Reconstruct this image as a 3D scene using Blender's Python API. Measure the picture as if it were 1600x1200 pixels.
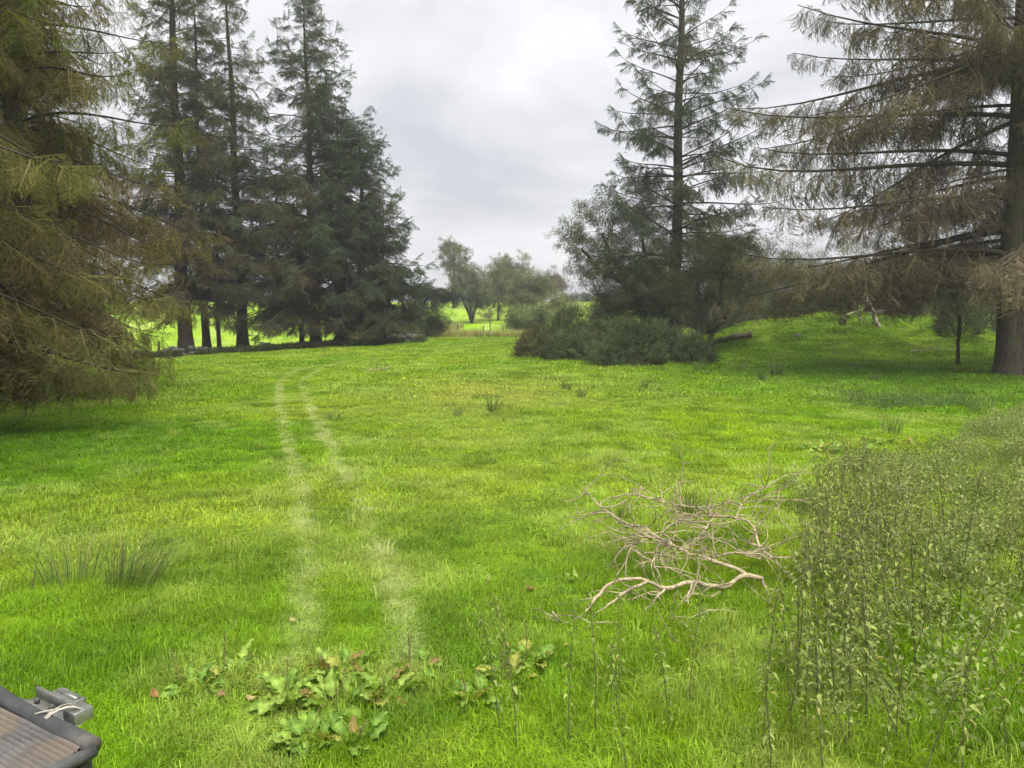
import bpy, math, random
import numpy as np
from mathutils import Vector, Matrix
R = math.radians
for o in list(bpy.data.objects): bpy.data.objects.remove(o)
SC = bpy.context.scene
COL = SC.collection
# ---------------------------------------------------------------- camera, world, sun, exposure
cam = bpy.data.cameras.new('camera'); camo = bpy.data.objects.new('camera', cam); COL.objects.link(camo)
camo.location = (0, 0, 2.2)
camo.rotation_euler = (R(90 - 5.33), 0, 0)
cam.sensor_width = 36; cam.lens = 36 * 1180 / 1600
cam.clip_start = 0.05; cam.clip_end = 6000
SC.camera = camo
SUN_EL, SUN_AZ = 62, 155            # degrees; azimuth from straight ahead, negative = to the left
world = bpy.data.worlds.new('World'); SC.world = world; world.use_nodes = True
def build_world():
    nt = world.node_tree; nt.nodes.clear(); N = nt.nodes.new; L = nt.links.new
    out = N('ShaderNodeOutputWorld'); bg = N('ShaderNodeBackground'); bg.inputs['Strength'].default_value = 0.1
    sky = N('ShaderNodeTexSky'); sky.sky_type = 'NISHITA'; sky.sun_disc = False
    sky.sun_elevation = R(SUN_EL); sky.sun_rotation = R(SUN_AZ); sky.dust_density = 2.0
    tc = N('ShaderNodeTexCoord'); sep = N('ShaderNodeSeparateXYZ'); L(tc.outputs['Generated'], sep.inputs[0])
    ab = N('ShaderNodeMath'); ab.operation = 'MAXIMUM'; L(sep.outputs['Z'], ab.inputs[0]); ab.inputs[1].default_value = 0.0
    ad = N('ShaderNodeMath'); ad.operation = 'ADD'; L(ab.outputs[0], ad.inputs[0]); ad.inputs[1].default_value = 0.22
    dx = N('ShaderNodeMath'); dx.operation = 'DIVIDE'; L(sep.outputs['X'], dx.inputs[0]); L(ad.outputs[0], dx.inputs[1])
    dy = N('ShaderNodeMath'); dy.operation = 'DIVIDE'; L(sep.outputs['Y'], dy.inputs[0]); L(ad.outputs[0], dy.inputs[1])
    cb = N('ShaderNodeCombineXYZ'); L(dx.outputs[0], cb.inputs[0]); L(dy.outputs[0], cb.inputs[1]); cb.inputs[2].default_value = 3.7
    n1 = N('ShaderNodeTexNoise'); n1.inputs['Scale'].default_value = 0.95; n1.inputs['Detail'].default_value = 8; n1.inputs['Roughness'].default_value = 0.55
    n1.inputs['Distortion'].default_value = 0.6
    L(cb.outputs[0], n1.inputs['Vector'])
    rp = N('ShaderNodeValToRGB'); L(n1.outputs[0], rp.inputs[0])
    e = rp.color_ramp.elements
    e[0].position = .34; e[0].color = (.375, .383, .415, 1)
    e[1].position = .66; e[1].color = (.64, .64, .65, 1)
    m = rp.color_ramp.elements.new(.49); m.color = (.505, .51, .53, 1)
    sc = N('ShaderNodeVectorMath'); sc.operation = 'SCALE'; L(rp.outputs[0], sc.inputs[0]); sc.inputs['Scale'].default_value = 10.0 * CLOUD
    mx = N('ShaderNodeMix'); mx.data_type = 'RGBA'; mx.inputs[0].default_value = 0.96
    L(sky.outputs[0], mx.inputs[6]); L(sc.outputs[0], mx.inputs[7])
    L(mx.outputs[2], bg.inputs[0]); L(bg.outputs[0], out.inputs[0])
CLOUD = 1.0
build_world()
sun = bpy.data.lights.new('sun', 'SUN'); suno = bpy.data.objects.new('sun', sun); COL.objects.link(suno)
sun.energy = 3.2; sun.angle = R(45); sun.color = (1, .965, .90)
suno.rotation_euler = (R(90 - SUN_EL), 0, R(180 - SUN_AZ)); suno.location = (0, 0, 60)
vs = SC.view_settings; vs.view_transform = 'Standard'; vs.look = 'None'; vs.exposure = 0.85; vs.gamma = 1; vs.use_curve_mapping = False
cy = SC.cycles
cy.max_bounces = 4; cy.diffuse_bounces = 2; cy.glossy_bounces = 1; cy.transmission_bounces = 3; cy.transparent_max_bounces = 4; cy.volume_bounces = 0
cy.caustics_reflective = False; cy.caustics_refractive = False
cy.use_adaptive_sampling = True; cy.adaptive_threshold = 0.035; cy.adaptive_min_samples = 12
cy.debug_use_spatial_splits = True
SC.render.use_persistent_data = False
rng = np.random.default_rng(7)
import numpy as np, math
# ---------------------------------------------------------------- terrain
def hash2(ix, iy, seed):
    h = (ix.astype(np.int64) * 374761393 + iy.astype(np.int64) * 668265263 + seed * 1274126177) & 0xFFFFFFFF
    h = ((h ^ (h >> 13)) * 1274126177) & 0xFFFFFFFF
    return ((h ^ (h >> 16)) & 0xFFFF) / 65535.0
def vnoise(x, y, seed=0):
    x = np.asarray(x, float); y = np.asarray(y, float)
    ix = np.floor(x); iy = np.floor(y); fx = x - ix; fy = y - iy
    fx = fx * fx * (3 - 2 * fx); fy = fy * fy * (3 - 2 * fy)
    a = hash2(ix, iy, seed); b = hash2(ix + 1, iy, seed); c = hash2(ix, iy + 1, seed); d = hash2(ix + 1, iy + 1, seed)
    return (a + (b - a) * fx) * (1 - fy) + (c + (d - c) * fx) * fy
def fbm(x, y, seed=0, octs=3):
    s = 0; amp = 1; tot = 0
    for k in range(octs):
        s = s + amp * vnoise(np.asarray(x) * 2 ** k + 17.3 * k, np.asarray(y) * 2 ** k - 9.1 * k, seed + k); tot += amp; amp *= .5
    return s / tot
def sstep(a, b, v):
    t = np.clip((np.asarray(v, float) - a) / (b - a), 0, 1); return t * t * (3 - 2 * t)
def ground_z(x, y):
    x = np.asarray(x, float); y = np.asarray(y, float)
    z = 0.52 * sstep(12, 50, y)
    z = z - 0.052 * np.maximum(0, -x - 6) * sstep(18, 42, y) * (1 - sstep(60, 90, y))
    q = np.abs((x - 16.6) / 6.0) ** 2.8 + np.abs((y - 39) / 5.2) ** 2.8
    z = z + 1.45 * np.exp(-q) + 0.45 * np.exp(-(((x - 24) / 7) ** 2 + ((y - 36) / 6) ** 2))
    z = z - 0.22 * np.exp(-((y - 58) / 4) ** 2) * (1 - sstep(4, 9, x))
    z = z + 3.9 * sstep(58, 150, y) - 5 * sstep(220, 900, y)
    fade = 1 - sstep(60, 160, np.hypot(x, y))
    z = z + fade * (0.16 * (fbm(x / 5.0, y / 5.0, 3) - .5) + 0.09 * (fbm(x / 1.1, y / 1.1, 11, 2) - .5))
    m = np.exp(-q * .6)
    z = z + m * 0.70 * (fbm(x / 1.6, y / 1.0, 23, 2) - .5)
    return z
# ---------------------------------------------------------------- end terrain
# ---------------------------------------------------------------- helpers
class Geo:
    """Collects triangles; build() links them as one mesh object."""
    def __init__(s): s.V = []; s.T = []; s.M = []; s.A = []; s.C = []; s.n = 0
    def add(s, V, T, mi=0, var=0.5, col=None):
        V = np.asarray(V, float).reshape(-1, 3); T = np.asarray(T, int).reshape(-1, 3)
        s.V.append(V); s.T.append(T + s.n); s.M.append(np.full(len(T), mi)); s.A.append(np.broadcast_to(np.asarray(var, float), (len(V),)))
        s.C.append(np.broadcast_to(np.asarray((1, 1, 1) if col is None else col, float), (len(V), 3)))
        s.n += len(V)
    def tube(s, P, rad, sides=6, mi=0, var=0.5, cap=True, col=None):
        P = np.asarray(P, float); n = len(P); rad = np.broadcast_to(np.asarray(rad, float), (n,))
        D = np.gradient(P, axis=0); D /= np.linalg.norm(D, axis=1)[:, None] + 1e-9
        ref = np.array([0, 0, 1.]) if abs(D[:, 2]).mean() < .8 else np.array([1., 0, 0])
        U = np.cross(D, ref); U /= np.linalg.norm(U, axis=1)[:, None] + 1e-9; W = np.cross(U, D)
        a = np.arange(sides) * 2 * np.pi / sides
        V = P[:, None] + rad[:, None, None] * (np.cos(a)[None, :, None] * U[:, None] + np.sin(a)[None, :, None] * W[:, None])
        i = np.arange(n - 1)[:, None] * sides; j = np.arange(sides)[None]; k = (j + 1) % sides
        q = np.stack([i + j, i + k, i + sides + k, i + sides + j], -1).reshape(-1, 4)
        T = np.concatenate([q[:, [0, 1, 2]], q[:, [0, 2, 3]]])
        V = V.reshape(-1, 3)
        if cap:
            V = np.vstack([V, P[0], P[-1]]); j = np.arange(sides); k = (j + 1) % sides; b = (n - 1) * sides
            T = np.vstack([T, np.stack([k, j, np.full(sides, n * sides)], 1), np.stack([b + j, b + k, np.full(sides, n * sides + 1)], 1)])
        s.add(V, T, mi, var, col)
    def mesh(s, name, mats):
        me = bpy.data.meshes.new(name)
        V = np.vstack(s.V); T = np.vstack(s.T); M = np.concatenate(s.M); A = np.concatenate(s.A); C = np.vstack(s.C)
        me.vertices.add(len(V)); me.vertices.foreach_set('co', V.astype(np.float32).ravel())
        me.loops.add(T.size); me.loops.foreach_set('vertex_index', T.astype(np.int32).ravel())
        me.polygons.add(len(T)); me.polygons.foreach_set('loop_start', (np.arange(len(T)) * 3).astype(np.int32))
        me.polygons.foreach_set('loop_total', np.full(len(T), 3, np.int32))
        for m in (mats if isinstance(mats, (list, tuple)) else [mats]): me.materials.append(m)
        me.polygons.foreach_set('material_index', M.astype(np.int32))
        at = me.attributes.new('var', 'FLOAT', 'POINT'); at.data.foreach_set('value', A.astype(np.float32))
        at = me.attributes.new('col', 'FLOAT_COLOR', 'POINT'); at.data.foreach_set('color', np.hstack([C, np.ones((len(C), 1))]).astype(np.float32).ravel())
        me.update(calc_edges=True); me.validate()
        return me
    def build(s, name, mats, parent=None, smooth=False, loc=None):
        me = s.mesh(name, mats)
        if smooth: me.polygons.foreach_set('use_smooth', np.ones(len(me.polygons), bool))
        return link(name, me, parent, loc)
def link(name, me, parent=None, loc=None):
    o = bpy.data.objects.new(name, me); COL.objects.link(o)
    if parent is not None: o.parent = parent
    if loc is not None: o.location = loc
    return o
def tag(o, label=None, cat=None, group=None, kind=None):
    if label: o['label'] = label
    if cat: o['category'] = cat
    if group: o['group'] = group
    if kind: o['kind'] = kind
    return o
def thing(name, label, cat, loc=(0, 0, 0), rz=0, group=None):
    o = bpy.data.objects.new(name, None); COL.objects.link(o); o.location = loc; o.rotation_euler = (0, 0, rz); o.empty_display_size = .2
    return tag(o, label, cat, group)
def gz(x, y): return float(ground_z(x, y))
def basis_euler(X, up):
    """Euler angles whose local +X is X and whose local +Z is near up (arrays)."""
    X = X / (np.linalg.norm(X, axis=1)[:, None] + 1e-9)
    Y = np.cross(up, X); Y /= np.linalg.norm(Y, axis=1)[:, None] + 1e-9
    Z = np.cross(X, Y)
    ey = np.arcsin(np.clip(-X[:, 2], -1, 1)); ex = np.arctan2(Y[:, 2], Z[:, 2]); ez = np.arctan2(X[:, 1], X[:, 0])
    return np.stack([ex, ey, ez], 1)
_groups = {}
def scatter_group(protos):
    key = tuple(p.name for p in protos)
    if key in _groups: return _groups[key]
    ng = bpy.data.node_groups.new('scatter', 'GeometryNodeTree')
    ng.interface.new_socket('Geometry', in_out='INPUT', socket_type='NodeSocketGeometry')
    ng.interface.new_socket('Geometry', in_out='OUTPUT', socket_type='NodeSocketGeometry')
    N = ng.nodes.new; L = ng.links.new
    gi = N('NodeGroupInput'); go = N('NodeGroupOutput')
    def attr(nm, ty):
        a = N('GeometryNodeInputNamedAttribute'); a.data_type = ty; a.inputs['Name'].default_value = nm; return a.outputs['Attribute']
    g2i = N('GeometryNodeGeometryToInstance')
    for p in reversed(protos):                                          # a multi-input socket lists its newest link first
        oi = N('GeometryNodeObjectInfo'); oi.transform_space = 'ORIGINAL'; oi.inputs['Object'].default_value = p; oi.inputs['As Instance'].default_value = False
        L(oi.outputs['Geometry'], g2i.inputs[0])
    ip = N('GeometryNodeInstanceOnPoints')
    L(gi.outputs[0], ip.inputs['Points']); L(attr('ispt', 'BOOLEAN'), ip.inputs['Selection']); L(g2i.outputs[0], ip.inputs['Instance'])
    ip.inputs['Pick Instance'].default_value = True; L(attr('pick', 'INT'), ip.inputs['Instance Index'])
    e2r = N('FunctionNodeEulerToRotation'); L(attr('rot', 'FLOAT_VECTOR'), e2r.inputs[0]); L(e2r.outputs[0], ip.inputs['Rotation'])
    L(attr('scl', 'FLOAT_VECTOR'), ip.inputs['Scale'])
    jn = N('GeometryNodeJoinGeometry'); L(ip.outputs[0], jn.inputs[0]); L(gi.outputs[0], jn.inputs[0]); L(jn.outputs[0], go.inputs[0])
    _groups[key] = ng
    return ng
def scatter(name, P, rot, scl, tint, protos, parent=None, base=None, mats=None, pick=None, loc=None):
    """One object: optional base mesh plus prototypes set on the points P (no objects of their own: this is for what nobody could count)."""
    P = np.asarray(P, float).reshape(-1, 3); n = len(P)
    if base is not None and base.V: me = base.mesh(name, mats)
    else: me = bpy.data.meshes.new(name)
    n0 = len(me.vertices); me.vertices.add(n)
    co = np.empty(3 * (n0 + n), np.float32); me.vertices.foreach_get('co', co); co[3 * n0:] = P.ravel(); me.vertices.foreach_set('co', co)
    scl = np.asarray(scl, float)
    if scl.ndim == 1: scl = np.repeat(scl[:, None], 3, 1)
    def put(nm, ty, key, arr, w):
        a = me.attributes.new(nm, ty, 'POINT'); full = np.zeros((n0 + n, w), arr.dtype); full[n0:] = arr.reshape(n, w); a.data.foreach_set(key, full.ravel())
    put('rot', 'FLOAT_VECTOR', 'vector', np.asarray(rot, np.float32), 3)
    put('scl', 'FLOAT_VECTOR', 'vector', scl.astype(np.float32), 3)
    put('tint', 'FLOAT_COLOR', 'color', np.hstack([np.asarray(tint), np.ones((n, 1))]).astype(np.float32), 4)
    put('pick', 'INT', 'value', (rng.integers(0, len(protos), n) if pick is None else pick).astype(np.int32), 1)
    put('ispt', 'BOOLEAN', 'value', np.ones(n, bool), 1)
    me.update()
    o = link(name, me, parent, loc); o['kind'] = 'stuff'
    md = o.modifiers.new('scatter', 'NODES'); md.node_group = scatter_group(protos)
    return o
def proto(name, geo, mats): return bpy.data.objects.new(name, geo.mesh(name, mats))       # mesh data only, never in the scene
def mixc(a, b, t): t = np.asarray(t)[..., None]; return np.asarray(a) * (1 - t) + np.asarray(b) * t

# ---------------------------------------------------------------- materials
def leaf_mat(name, src, trans=0.3, rough=.6, vary=.5, tcol=(1.15, 1.1, .55), col=None, spec=.25, matt=False, mottle=0):
    """src: 'INSTANCER' reads the colour given to each scattered piece, 'GEOMETRY' the mesh's own colour."""
    m = bpy.data.materials.new(name); m.use_nodes = True; nt = m.node_tree; nt.nodes.clear(); N = nt.nodes.new; L = nt.links.new
    out = N('ShaderNodeOutputMaterial'); p = N('ShaderNodeBsdfDiffuse' if matt else 'ShaderNodeBsdfPrincipled'); t = N('ShaderNodeBsdfTranslucent'); mx = N('ShaderNodeMixShader')
    a = N('ShaderNodeAttribute'); a.attribute_type = 'INSTANCER' if src == 'INSTANCER' else 'GEOMETRY'; a.attribute_name = 'tint' if src == 'INSTANCER' else 'col'
    v = N('ShaderNodeAttribute'); v.attribute_name = 'var'
    mr = N('ShaderNodeMapRange'); L(v.outputs['Fac'], mr.inputs[0]); mr.inputs[3].default_value = 1 - vary; mr.inputs[4].default_value = 1 + vary
    sc = N('ShaderNodeVectorMath'); sc.operation = 'SCALE'; L(a.outputs['Color'], sc.inputs[0]); L(mr.outputs[0], sc.inputs['Scale'])
    if mottle:
        tc = N('ShaderNodeTexCoord'); nz = N('ShaderNodeTexNoise'); nz.inputs['Scale'].default_value = mottle; nz.inputs['Detail'].default_value = 5; L(tc.outputs['Object'], nz.inputs['Vector'])
        m2 = N('ShaderNodeMapRange'); L(nz.outputs[0], m2.inputs[0]); m2.inputs[1].default_value = .3; m2.inputs[2].default_value = .7; m2.inputs[3].default_value = .62; m2.inputs[4].default_value = 1.3
        m3 = N('ShaderNodeMath'); m3.operation = 'MULTIPLY'; L(mr.outputs[0], m3.inputs[0]); L(m2.outputs[0], m3.inputs[1]); L(m3.outputs[0], sc.inputs['Scale'])
    ml = N('ShaderNodeVectorMath'); ml.operation = 'MULTIPLY'; L(sc.outputs[0], ml.inputs[0]); ml.inputs[1].default_value = tcol
    L(sc.outputs[0], p.inputs[0])
    if not matt: p.inputs['Roughness'].default_value = rough; p.inputs['Specular IOR Level'].default_value = spec
    L(ml.outputs[0], t.inputs[0]); mx.inputs[0].default_value = trans
    L(p.outputs[0], mx.inputs[1]); L(t.outputs[0], mx.inputs[2]); L(mx.outputs[0], out.inputs[0])
    return m
def noise_mat(name, c0, c1, scale=6., rough=.85, bump=.3, detail=6, stretch=(1, 1, 1), c2=None, s2=1.2, spec=.2, metallic=0, bscale=None):
    m = bpy.data.materials.new(name); m.use_nodes = True; nt = m.node_tree; nt.nodes.clear(); N = nt.nodes.new; L = nt.links.new
    out = N('ShaderNodeOutputMaterial'); p = N('ShaderNodeBsdfPrincipled'); L(p.outputs[0], out.inputs[0])
    tc = N('ShaderNodeTexCoord'); mp = N('ShaderNodeMapping'); L(tc.outputs['Object'], mp.inputs[0]); mp.inputs['Scale'].default_value = stretch
    n = N('ShaderNodeTexNoise'); n.inputs['Scale'].default_value = scale; n.inputs['Detail'].default_value = detail; n.inputs['Roughness'].default_value = .65; L(mp.outputs[0], n.inputs['Vector'])
    r = N('ShaderNodeValToRGB'); L(n.outputs[0], r.inputs[0]); r.color_ramp.elements[0].position = .35; r.color_ramp.elements[0].color = (*c0, 1); r.color_ramp.elements[1].position = .66; r.color_ramp.elements[1].color = (*c1, 1)
    colr = r.outputs[0]
    if c2 is not None:
        n2 = N('ShaderNodeTexNoise'); n2.inputs['Scale'].default_value = s2; n2.inputs['Detail'].default_value = 5; L(tc.outputs['Object'], n2.inputs['Vector'])
        r2 = N('ShaderNodeValToRGB'); L(n2.outputs[0], r2.inputs[0]); r2.color_ramp.elements[0].position = .5; r2.color_ramp.elements[1].position = .62
        mx = N('ShaderNodeMix'); mx.data_type = 'RGBA'; L(r2.outputs[0], mx.inputs[0]); L(colr, mx.inputs[6]); mx.inputs[7].default_value = (*c2, 1); colr = mx.outputs[2]
    L(colr, p.inputs['Base Color']); p.inputs['Roughness'].default_value = rough; p.inputs['Specular IOR Level'].default_value = spec; p.inputs['Metallic'].default_value = metallic
    if bump:
        b = N('ShaderNodeBump'); b.inputs['Strength'].default_value = bump; b.inputs['Distance'].default_value = .03; L(n.outputs[0], b.inputs['Height']); L(b.outputs[0], p.inputs['Normal'])
    return m
M_GRASS = leaf_mat('grass_blade', 'INSTANCER', .42, .5, .38, (1.25, 1.2, .5))
M_NEEDLE = leaf_mat('spruce_needle', 'INSTANCER', .32, .6, .62, (1.1, 1.1, .6), matt=True)
M_LEAF = leaf_mat('broad_leaf', 'INSTANCER', .32, .5, .45)
M_LEAFG = leaf_mat('weed_leaf', 'GEOMETRY', .36, .7, .4, spec=.08, mottle=28)
M_TWIG = leaf_mat('twig', 'INSTANCER', 0, .9, .4, matt=True)
M_BARK = noise_mat('spruce_bark', (.030, .024, .018), (.085, .068, .052), 14, .95, .8, stretch=(1, 1, .3), c2=(.05, .055, .022), s2=1.5)
M_BARK2 = noise_mat('grey_bark', (.035, .032, .026), (.10, .092, .072), 12, .95, .7, stretch=(1, 1, .35), c2=(.05, .062, .022), s2=2.0)
M_DEAD = noise_mat('dead_wood', (.31, .25, .15), (.56, .47, .31), 30, .95, .6, c2=(.20, .17, .12), s2=9)
M_LOG = noise_mat('old_log', (.07, .06, .045), (.26, .22, .16), 9, .95, .6, c2=(.05, .075, .02), s2=2.2)
M_STONE = noise_mat('mossy_stone', (.10, .10, .09), (.26, .25, .23), 7, .95, .6, c2=(.05, .075, .02), s2=3)
# ---------------------------------------------------------------- ground
TRACKS = [
    [(-5.6, 31.2), (-7.09, 29.82), (-7.65, 27.28), (-7.17, 23.41), (-6.0, 19.4), (-4.28, 14.08), (-3.5, 11.82), (-2.43, 8.53), (-1.85, 6.51), (-1.50, 5.28), (-1.36, 4.5), (-1.2, 2.5)],
    [(-5.2, 32.4), (-6.5, 31.0), (-7.0, 28.3), (-6.44, 23.28), (-5.12, 18.77), (-3.72, 14.5), (-2.59, 11.18), (-1.83, 8.85), (-1.28, 6.91), (-0.92, 5.79), (-0.66, 4.5), (-.45, 2.5)]]
def dense(path, step=.12):
    P = np.array(path, float); P = np.vstack([2 * P[0] - P[1], P, 2 * P[-1] - P[-2]]); out = []
    for i in range(1, len(P) - 2):
        n = max(2, int(np.linalg.norm(P[i + 1] - P[i]) / step)); t = np.linspace(0, 1, n, endpoint=False)[:, None]
        a, b, c, d = P[i - 1], P[i], P[i + 1], P[i + 2]
        out.append(.5 * ((2 * b) + (c - a) * t + (2 * a - 5 * b + 4 * c - d) * t ** 2 + (3 * b - a - 3 * c + d) * t ** 3))
    return np.vstack(out + [P[-2:-1]])
TRK = [dense(t) for t in TRACKS]
def track_mask(x, y):
    x = np.atleast_1d(x); y = np.atleast_1d(y); m = np.zeros(len(x))
    near = (x > -9.5) & (x < 1.5) & (y > 2) & (y < 34); idx = np.where(near)[0]
    q = np.stack([x[idx], y[idx]], 1)
    for k, T in enumerate(TRK):
        for s in range(0, len(idx), 4000):
            d2 = ((q[s:s + 4000, None] - T[None]) ** 2).sum(2); d = np.sqrt(d2.min(1))
            w = .085 + .04 * vnoise(q[s:s + 4000, 0] * 2, q[s:s + 4000, 1] * 2, 5)
            m[idx[s:s + 4000]] = np.maximum(m[idx[s:s + 4000]], 1 - sstep(w * .55, w * 1.35, d))
    strength = (.72 + .5 * fbm(x / .7, y / .7, 41, 2)) * (.62 + .38 * sstep(4.4, 9.5, y)) * sstep(3.6, 4.8, y) * (1 - .55 * sstep(28.5, 31.5, y))
    return m * np.clip(strength, 0, 1)
def sward_tint(x, y):
    """Base colour of the living grass: patches of lush, yellowish and dry sward, tree shade painted in."""
    a = fbm(x / 2.3, y / 2.3, 51); b = fbm(x / .55, y / .55, 61, 2); c = fbm(x / 6.5, y / 4.0, 71); d = fbm(x / .25, y / .25, 81, 2)
    lush = (.22, .385, .010); yel = (.35, .475, .014); dark = (.12, .25, .008); straw = (.45, .45, .11); pale = (.36, .47, .085)
    t = mixc(lush, yel, np.clip((a - .37) * 1.9, 0, .9))
    t = mixc(t, dark, np.clip((.48 - b) * 3.6, 0, .65)); t = mixc(t, dark, np.clip((.40 - d) * 3.0, 0, .5))
    dry = np.exp(-(((x + .4) / 4.8) ** 2 + ((y - 18) / 5.0) ** 2)) + .22 * np.exp(-(((x + 4) / 3) ** 2 + ((y - 8) / 2.6) ** 2)) + .5 * np.exp(-(((x - 2.5) / 3) ** 2 + ((y - 20) / 3) ** 2)) + .18
    t = mixc(t, straw, np.clip((c - .40) * 2.2, 0, .75) * np.clip(dry, 0, 1) * np.clip(.25 + 1.5 * d, 0, 1))
    t = mixc(t, pale, np.clip((fbm(x / .7, y / .7, 91, 3) - .50) * 4.0, 0, .85))
    q = np.abs((x - 16.6) / 6.6) ** 2.8 + np.abs((y - 38) / 6.5) ** 2.8; t = mixc(t, (.11, .20, .012), np.exp(-q) * np.clip(2.6 * (fbm(x / 1.3, y / .9, 23, 2) - .38), 0, .85))       # mossier tussocks on the mound
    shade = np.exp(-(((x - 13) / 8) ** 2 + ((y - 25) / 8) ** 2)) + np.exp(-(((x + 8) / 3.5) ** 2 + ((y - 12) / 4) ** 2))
    t = mixc(t, (.095, .245, .008), np.clip(.75 * shade, 0, .8))                # darker green paints the shade of the trees into the sward
    return t
def build_ground():
    az = np.concatenate([np.linspace(-48, 48, 330), np.linspace(48, 312, 76)[1:-1]]) * np.pi / 180
    rr = np.concatenate([[0.0], np.geomspace(.6, 70, 300), np.geomspace(70, 2500, 70)[1:]])
    A, Rr = np.meshgrid(az, rr[1:]); X = Rr * np.sin(A); Y = Rr * np.cos(A); Z = ground_z(X, Y)
    V = np.vstack([[[0, 0, gz(0, 0)]], np.stack([X, Y, Z], -1).reshape(-1, 3)])
    na = len(az); nr = len(rr) - 1
    i = np.arange(nr - 1)[:, None] * na + 1; j = np.arange(na)[None]; k = (j + 1) % na
    q = np.stack([i + j, i + na + j, i + na + k, i + k], -1).reshape(-1, 4)
    T = np.vstack([q[:, [0, 2, 1]], q[:, [0, 3, 2]], np.stack([np.zeros(na, int), 1 + (np.arange(na) + 1) % na, 1 + np.arange(na)], 1)])
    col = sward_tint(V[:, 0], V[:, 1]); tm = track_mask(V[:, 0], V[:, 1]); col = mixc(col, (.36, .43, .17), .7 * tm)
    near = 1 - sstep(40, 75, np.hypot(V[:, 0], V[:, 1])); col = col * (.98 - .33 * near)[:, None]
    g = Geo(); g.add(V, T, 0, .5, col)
    m = bpy.data.materials.new('meadow'); m.use_nodes = True; nt = m.node_tree; N = nt.nodes.new; L = nt.links.new; p = nt.nodes['Principled BSDF']
    a = N('ShaderNodeAttribute'); a.attribute_name = 'col'; tc = N('ShaderNodeTexCoord')
    n = N('ShaderNodeTexNoise'); n.inputs['Scale'].default_value = 9; n.inputs['Detail'].default_value = 8; n.inputs['Roughness'].default_value = .7; L(tc.outputs['Object'], n.inputs['Vector'])
    n2 = N('ShaderNodeTexNoise'); n2.inputs['Scale'].default_value = .35; n2.inputs['Detail'].default_value = 8; n2.inputs['Roughness'].default_value = .65; L(tc.outputs['Object'], n2.inputs['Vector'])
    r = N('ShaderNodeMapRange'); L(n.outputs[0], r.inputs[0]); r.inputs[1].default_value = .25; r.inputs[2].default_value = .75; r.inputs[3].default_value = .55; r.inputs[4].default_value = 1.4
    r2 = N('ShaderNodeMapRange'); L(n2.outputs[0], r2.inputs[0]); r2.inputs[1].default_value = .3; r2.inputs[2].default_value = .7; r2.inputs[3].default_value = .7; r2.inputs[4].default_value = 1.25
    mm = N('ShaderNodeMath'); mm.operation = 'MULTIPLY'; L(r.outputs[0], mm.inputs[0]); L(r2.outputs[0], mm.inputs[1])
    s = N('ShaderNodeVectorMath'); s.operation = 'SCALE'; L(a.outputs['Color'], s.inputs[0]); L(mm.outputs[0], s.inputs['Scale'])
    L(s.outputs[0], p.inputs['Base Color']); p.inputs['Roughness'].default_value = .9; p.inputs['Specular IOR Level'].default_value = .1
    b = N('ShaderNodeBump'); b.inputs['Strength'].default_value = .8; b.inputs['Distance'].default_value = .08; L(n.outputs[0], b.inputs['Height']); L(b.outputs[0], p.inputs['Normal'])
    o = g.build('ground', m, smooth=True); o['kind'] = 'structure'
build_ground()
# ---------------------------------------------------------------- grass
def grass_patch(name, n, rad, ln, w, bend, seed):
    r = np.random.default_rng(seed)
    a = r.uniform(0, 2 * np.pi, n); d = rad * np.sqrt(r.uniform(0, 1, n)) * r.uniform(.75, 1.15, n)
    B = np.stack([d * np.cos(a), d * np.sin(a), np.full(n, -.012)], 1)
    yaw = r.uniform(0, 2 * np.pi, n); l = ln * r.uniform(.45, 1.25, n); bd = bend * r.uniform(.25, 1.5, n)
    F = np.stack([np.cos(yaw), np.sin(yaw), np.zeros(n)], 1); S = np.stack([-np.sin(yaw), np.cos(yaw), np.zeros(n)], 1); U = np.array([0, 0, 1.])
    ww = (w * r.uniform(.6, 1.3, n))[:, None] / 2
    m = B + F * (l * bd * .32)[:, None] + U * (l * .58)[:, None]
    t = B + F * (l * bd)[:, None] + U * (l * np.clip(1 - .45 * bd, .3, 1))[:, None]
    V = np.stack([B - S * ww, B + S * ww, m - S * ww * .85, m + S * ww * .85, t], 1).reshape(-1, 3)
    k = np.arange(n)[:, None] * 5
    T = np.concatenate([k + [0, 1, 3], k + [0, 3, 2], k + [2, 3, 4]])
    g = Geo(); g.add(V, T, 0, np.repeat(r.uniform(0, 1, n), 5)); return proto(name, g, M_GRASS)
def ring_points(r0, r1, dens, amax=40):
    th = amax * np.pi / 180; n = int(th * (r1 ** 2 - r0 ** 2) * dens)
    r = np.sqrt(rng.uniform(r0 ** 2, r1 ** 2, n)); a = rng.uniform(-th, th, n)
    return r * np.sin(a), r * np.cos(a)
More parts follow.
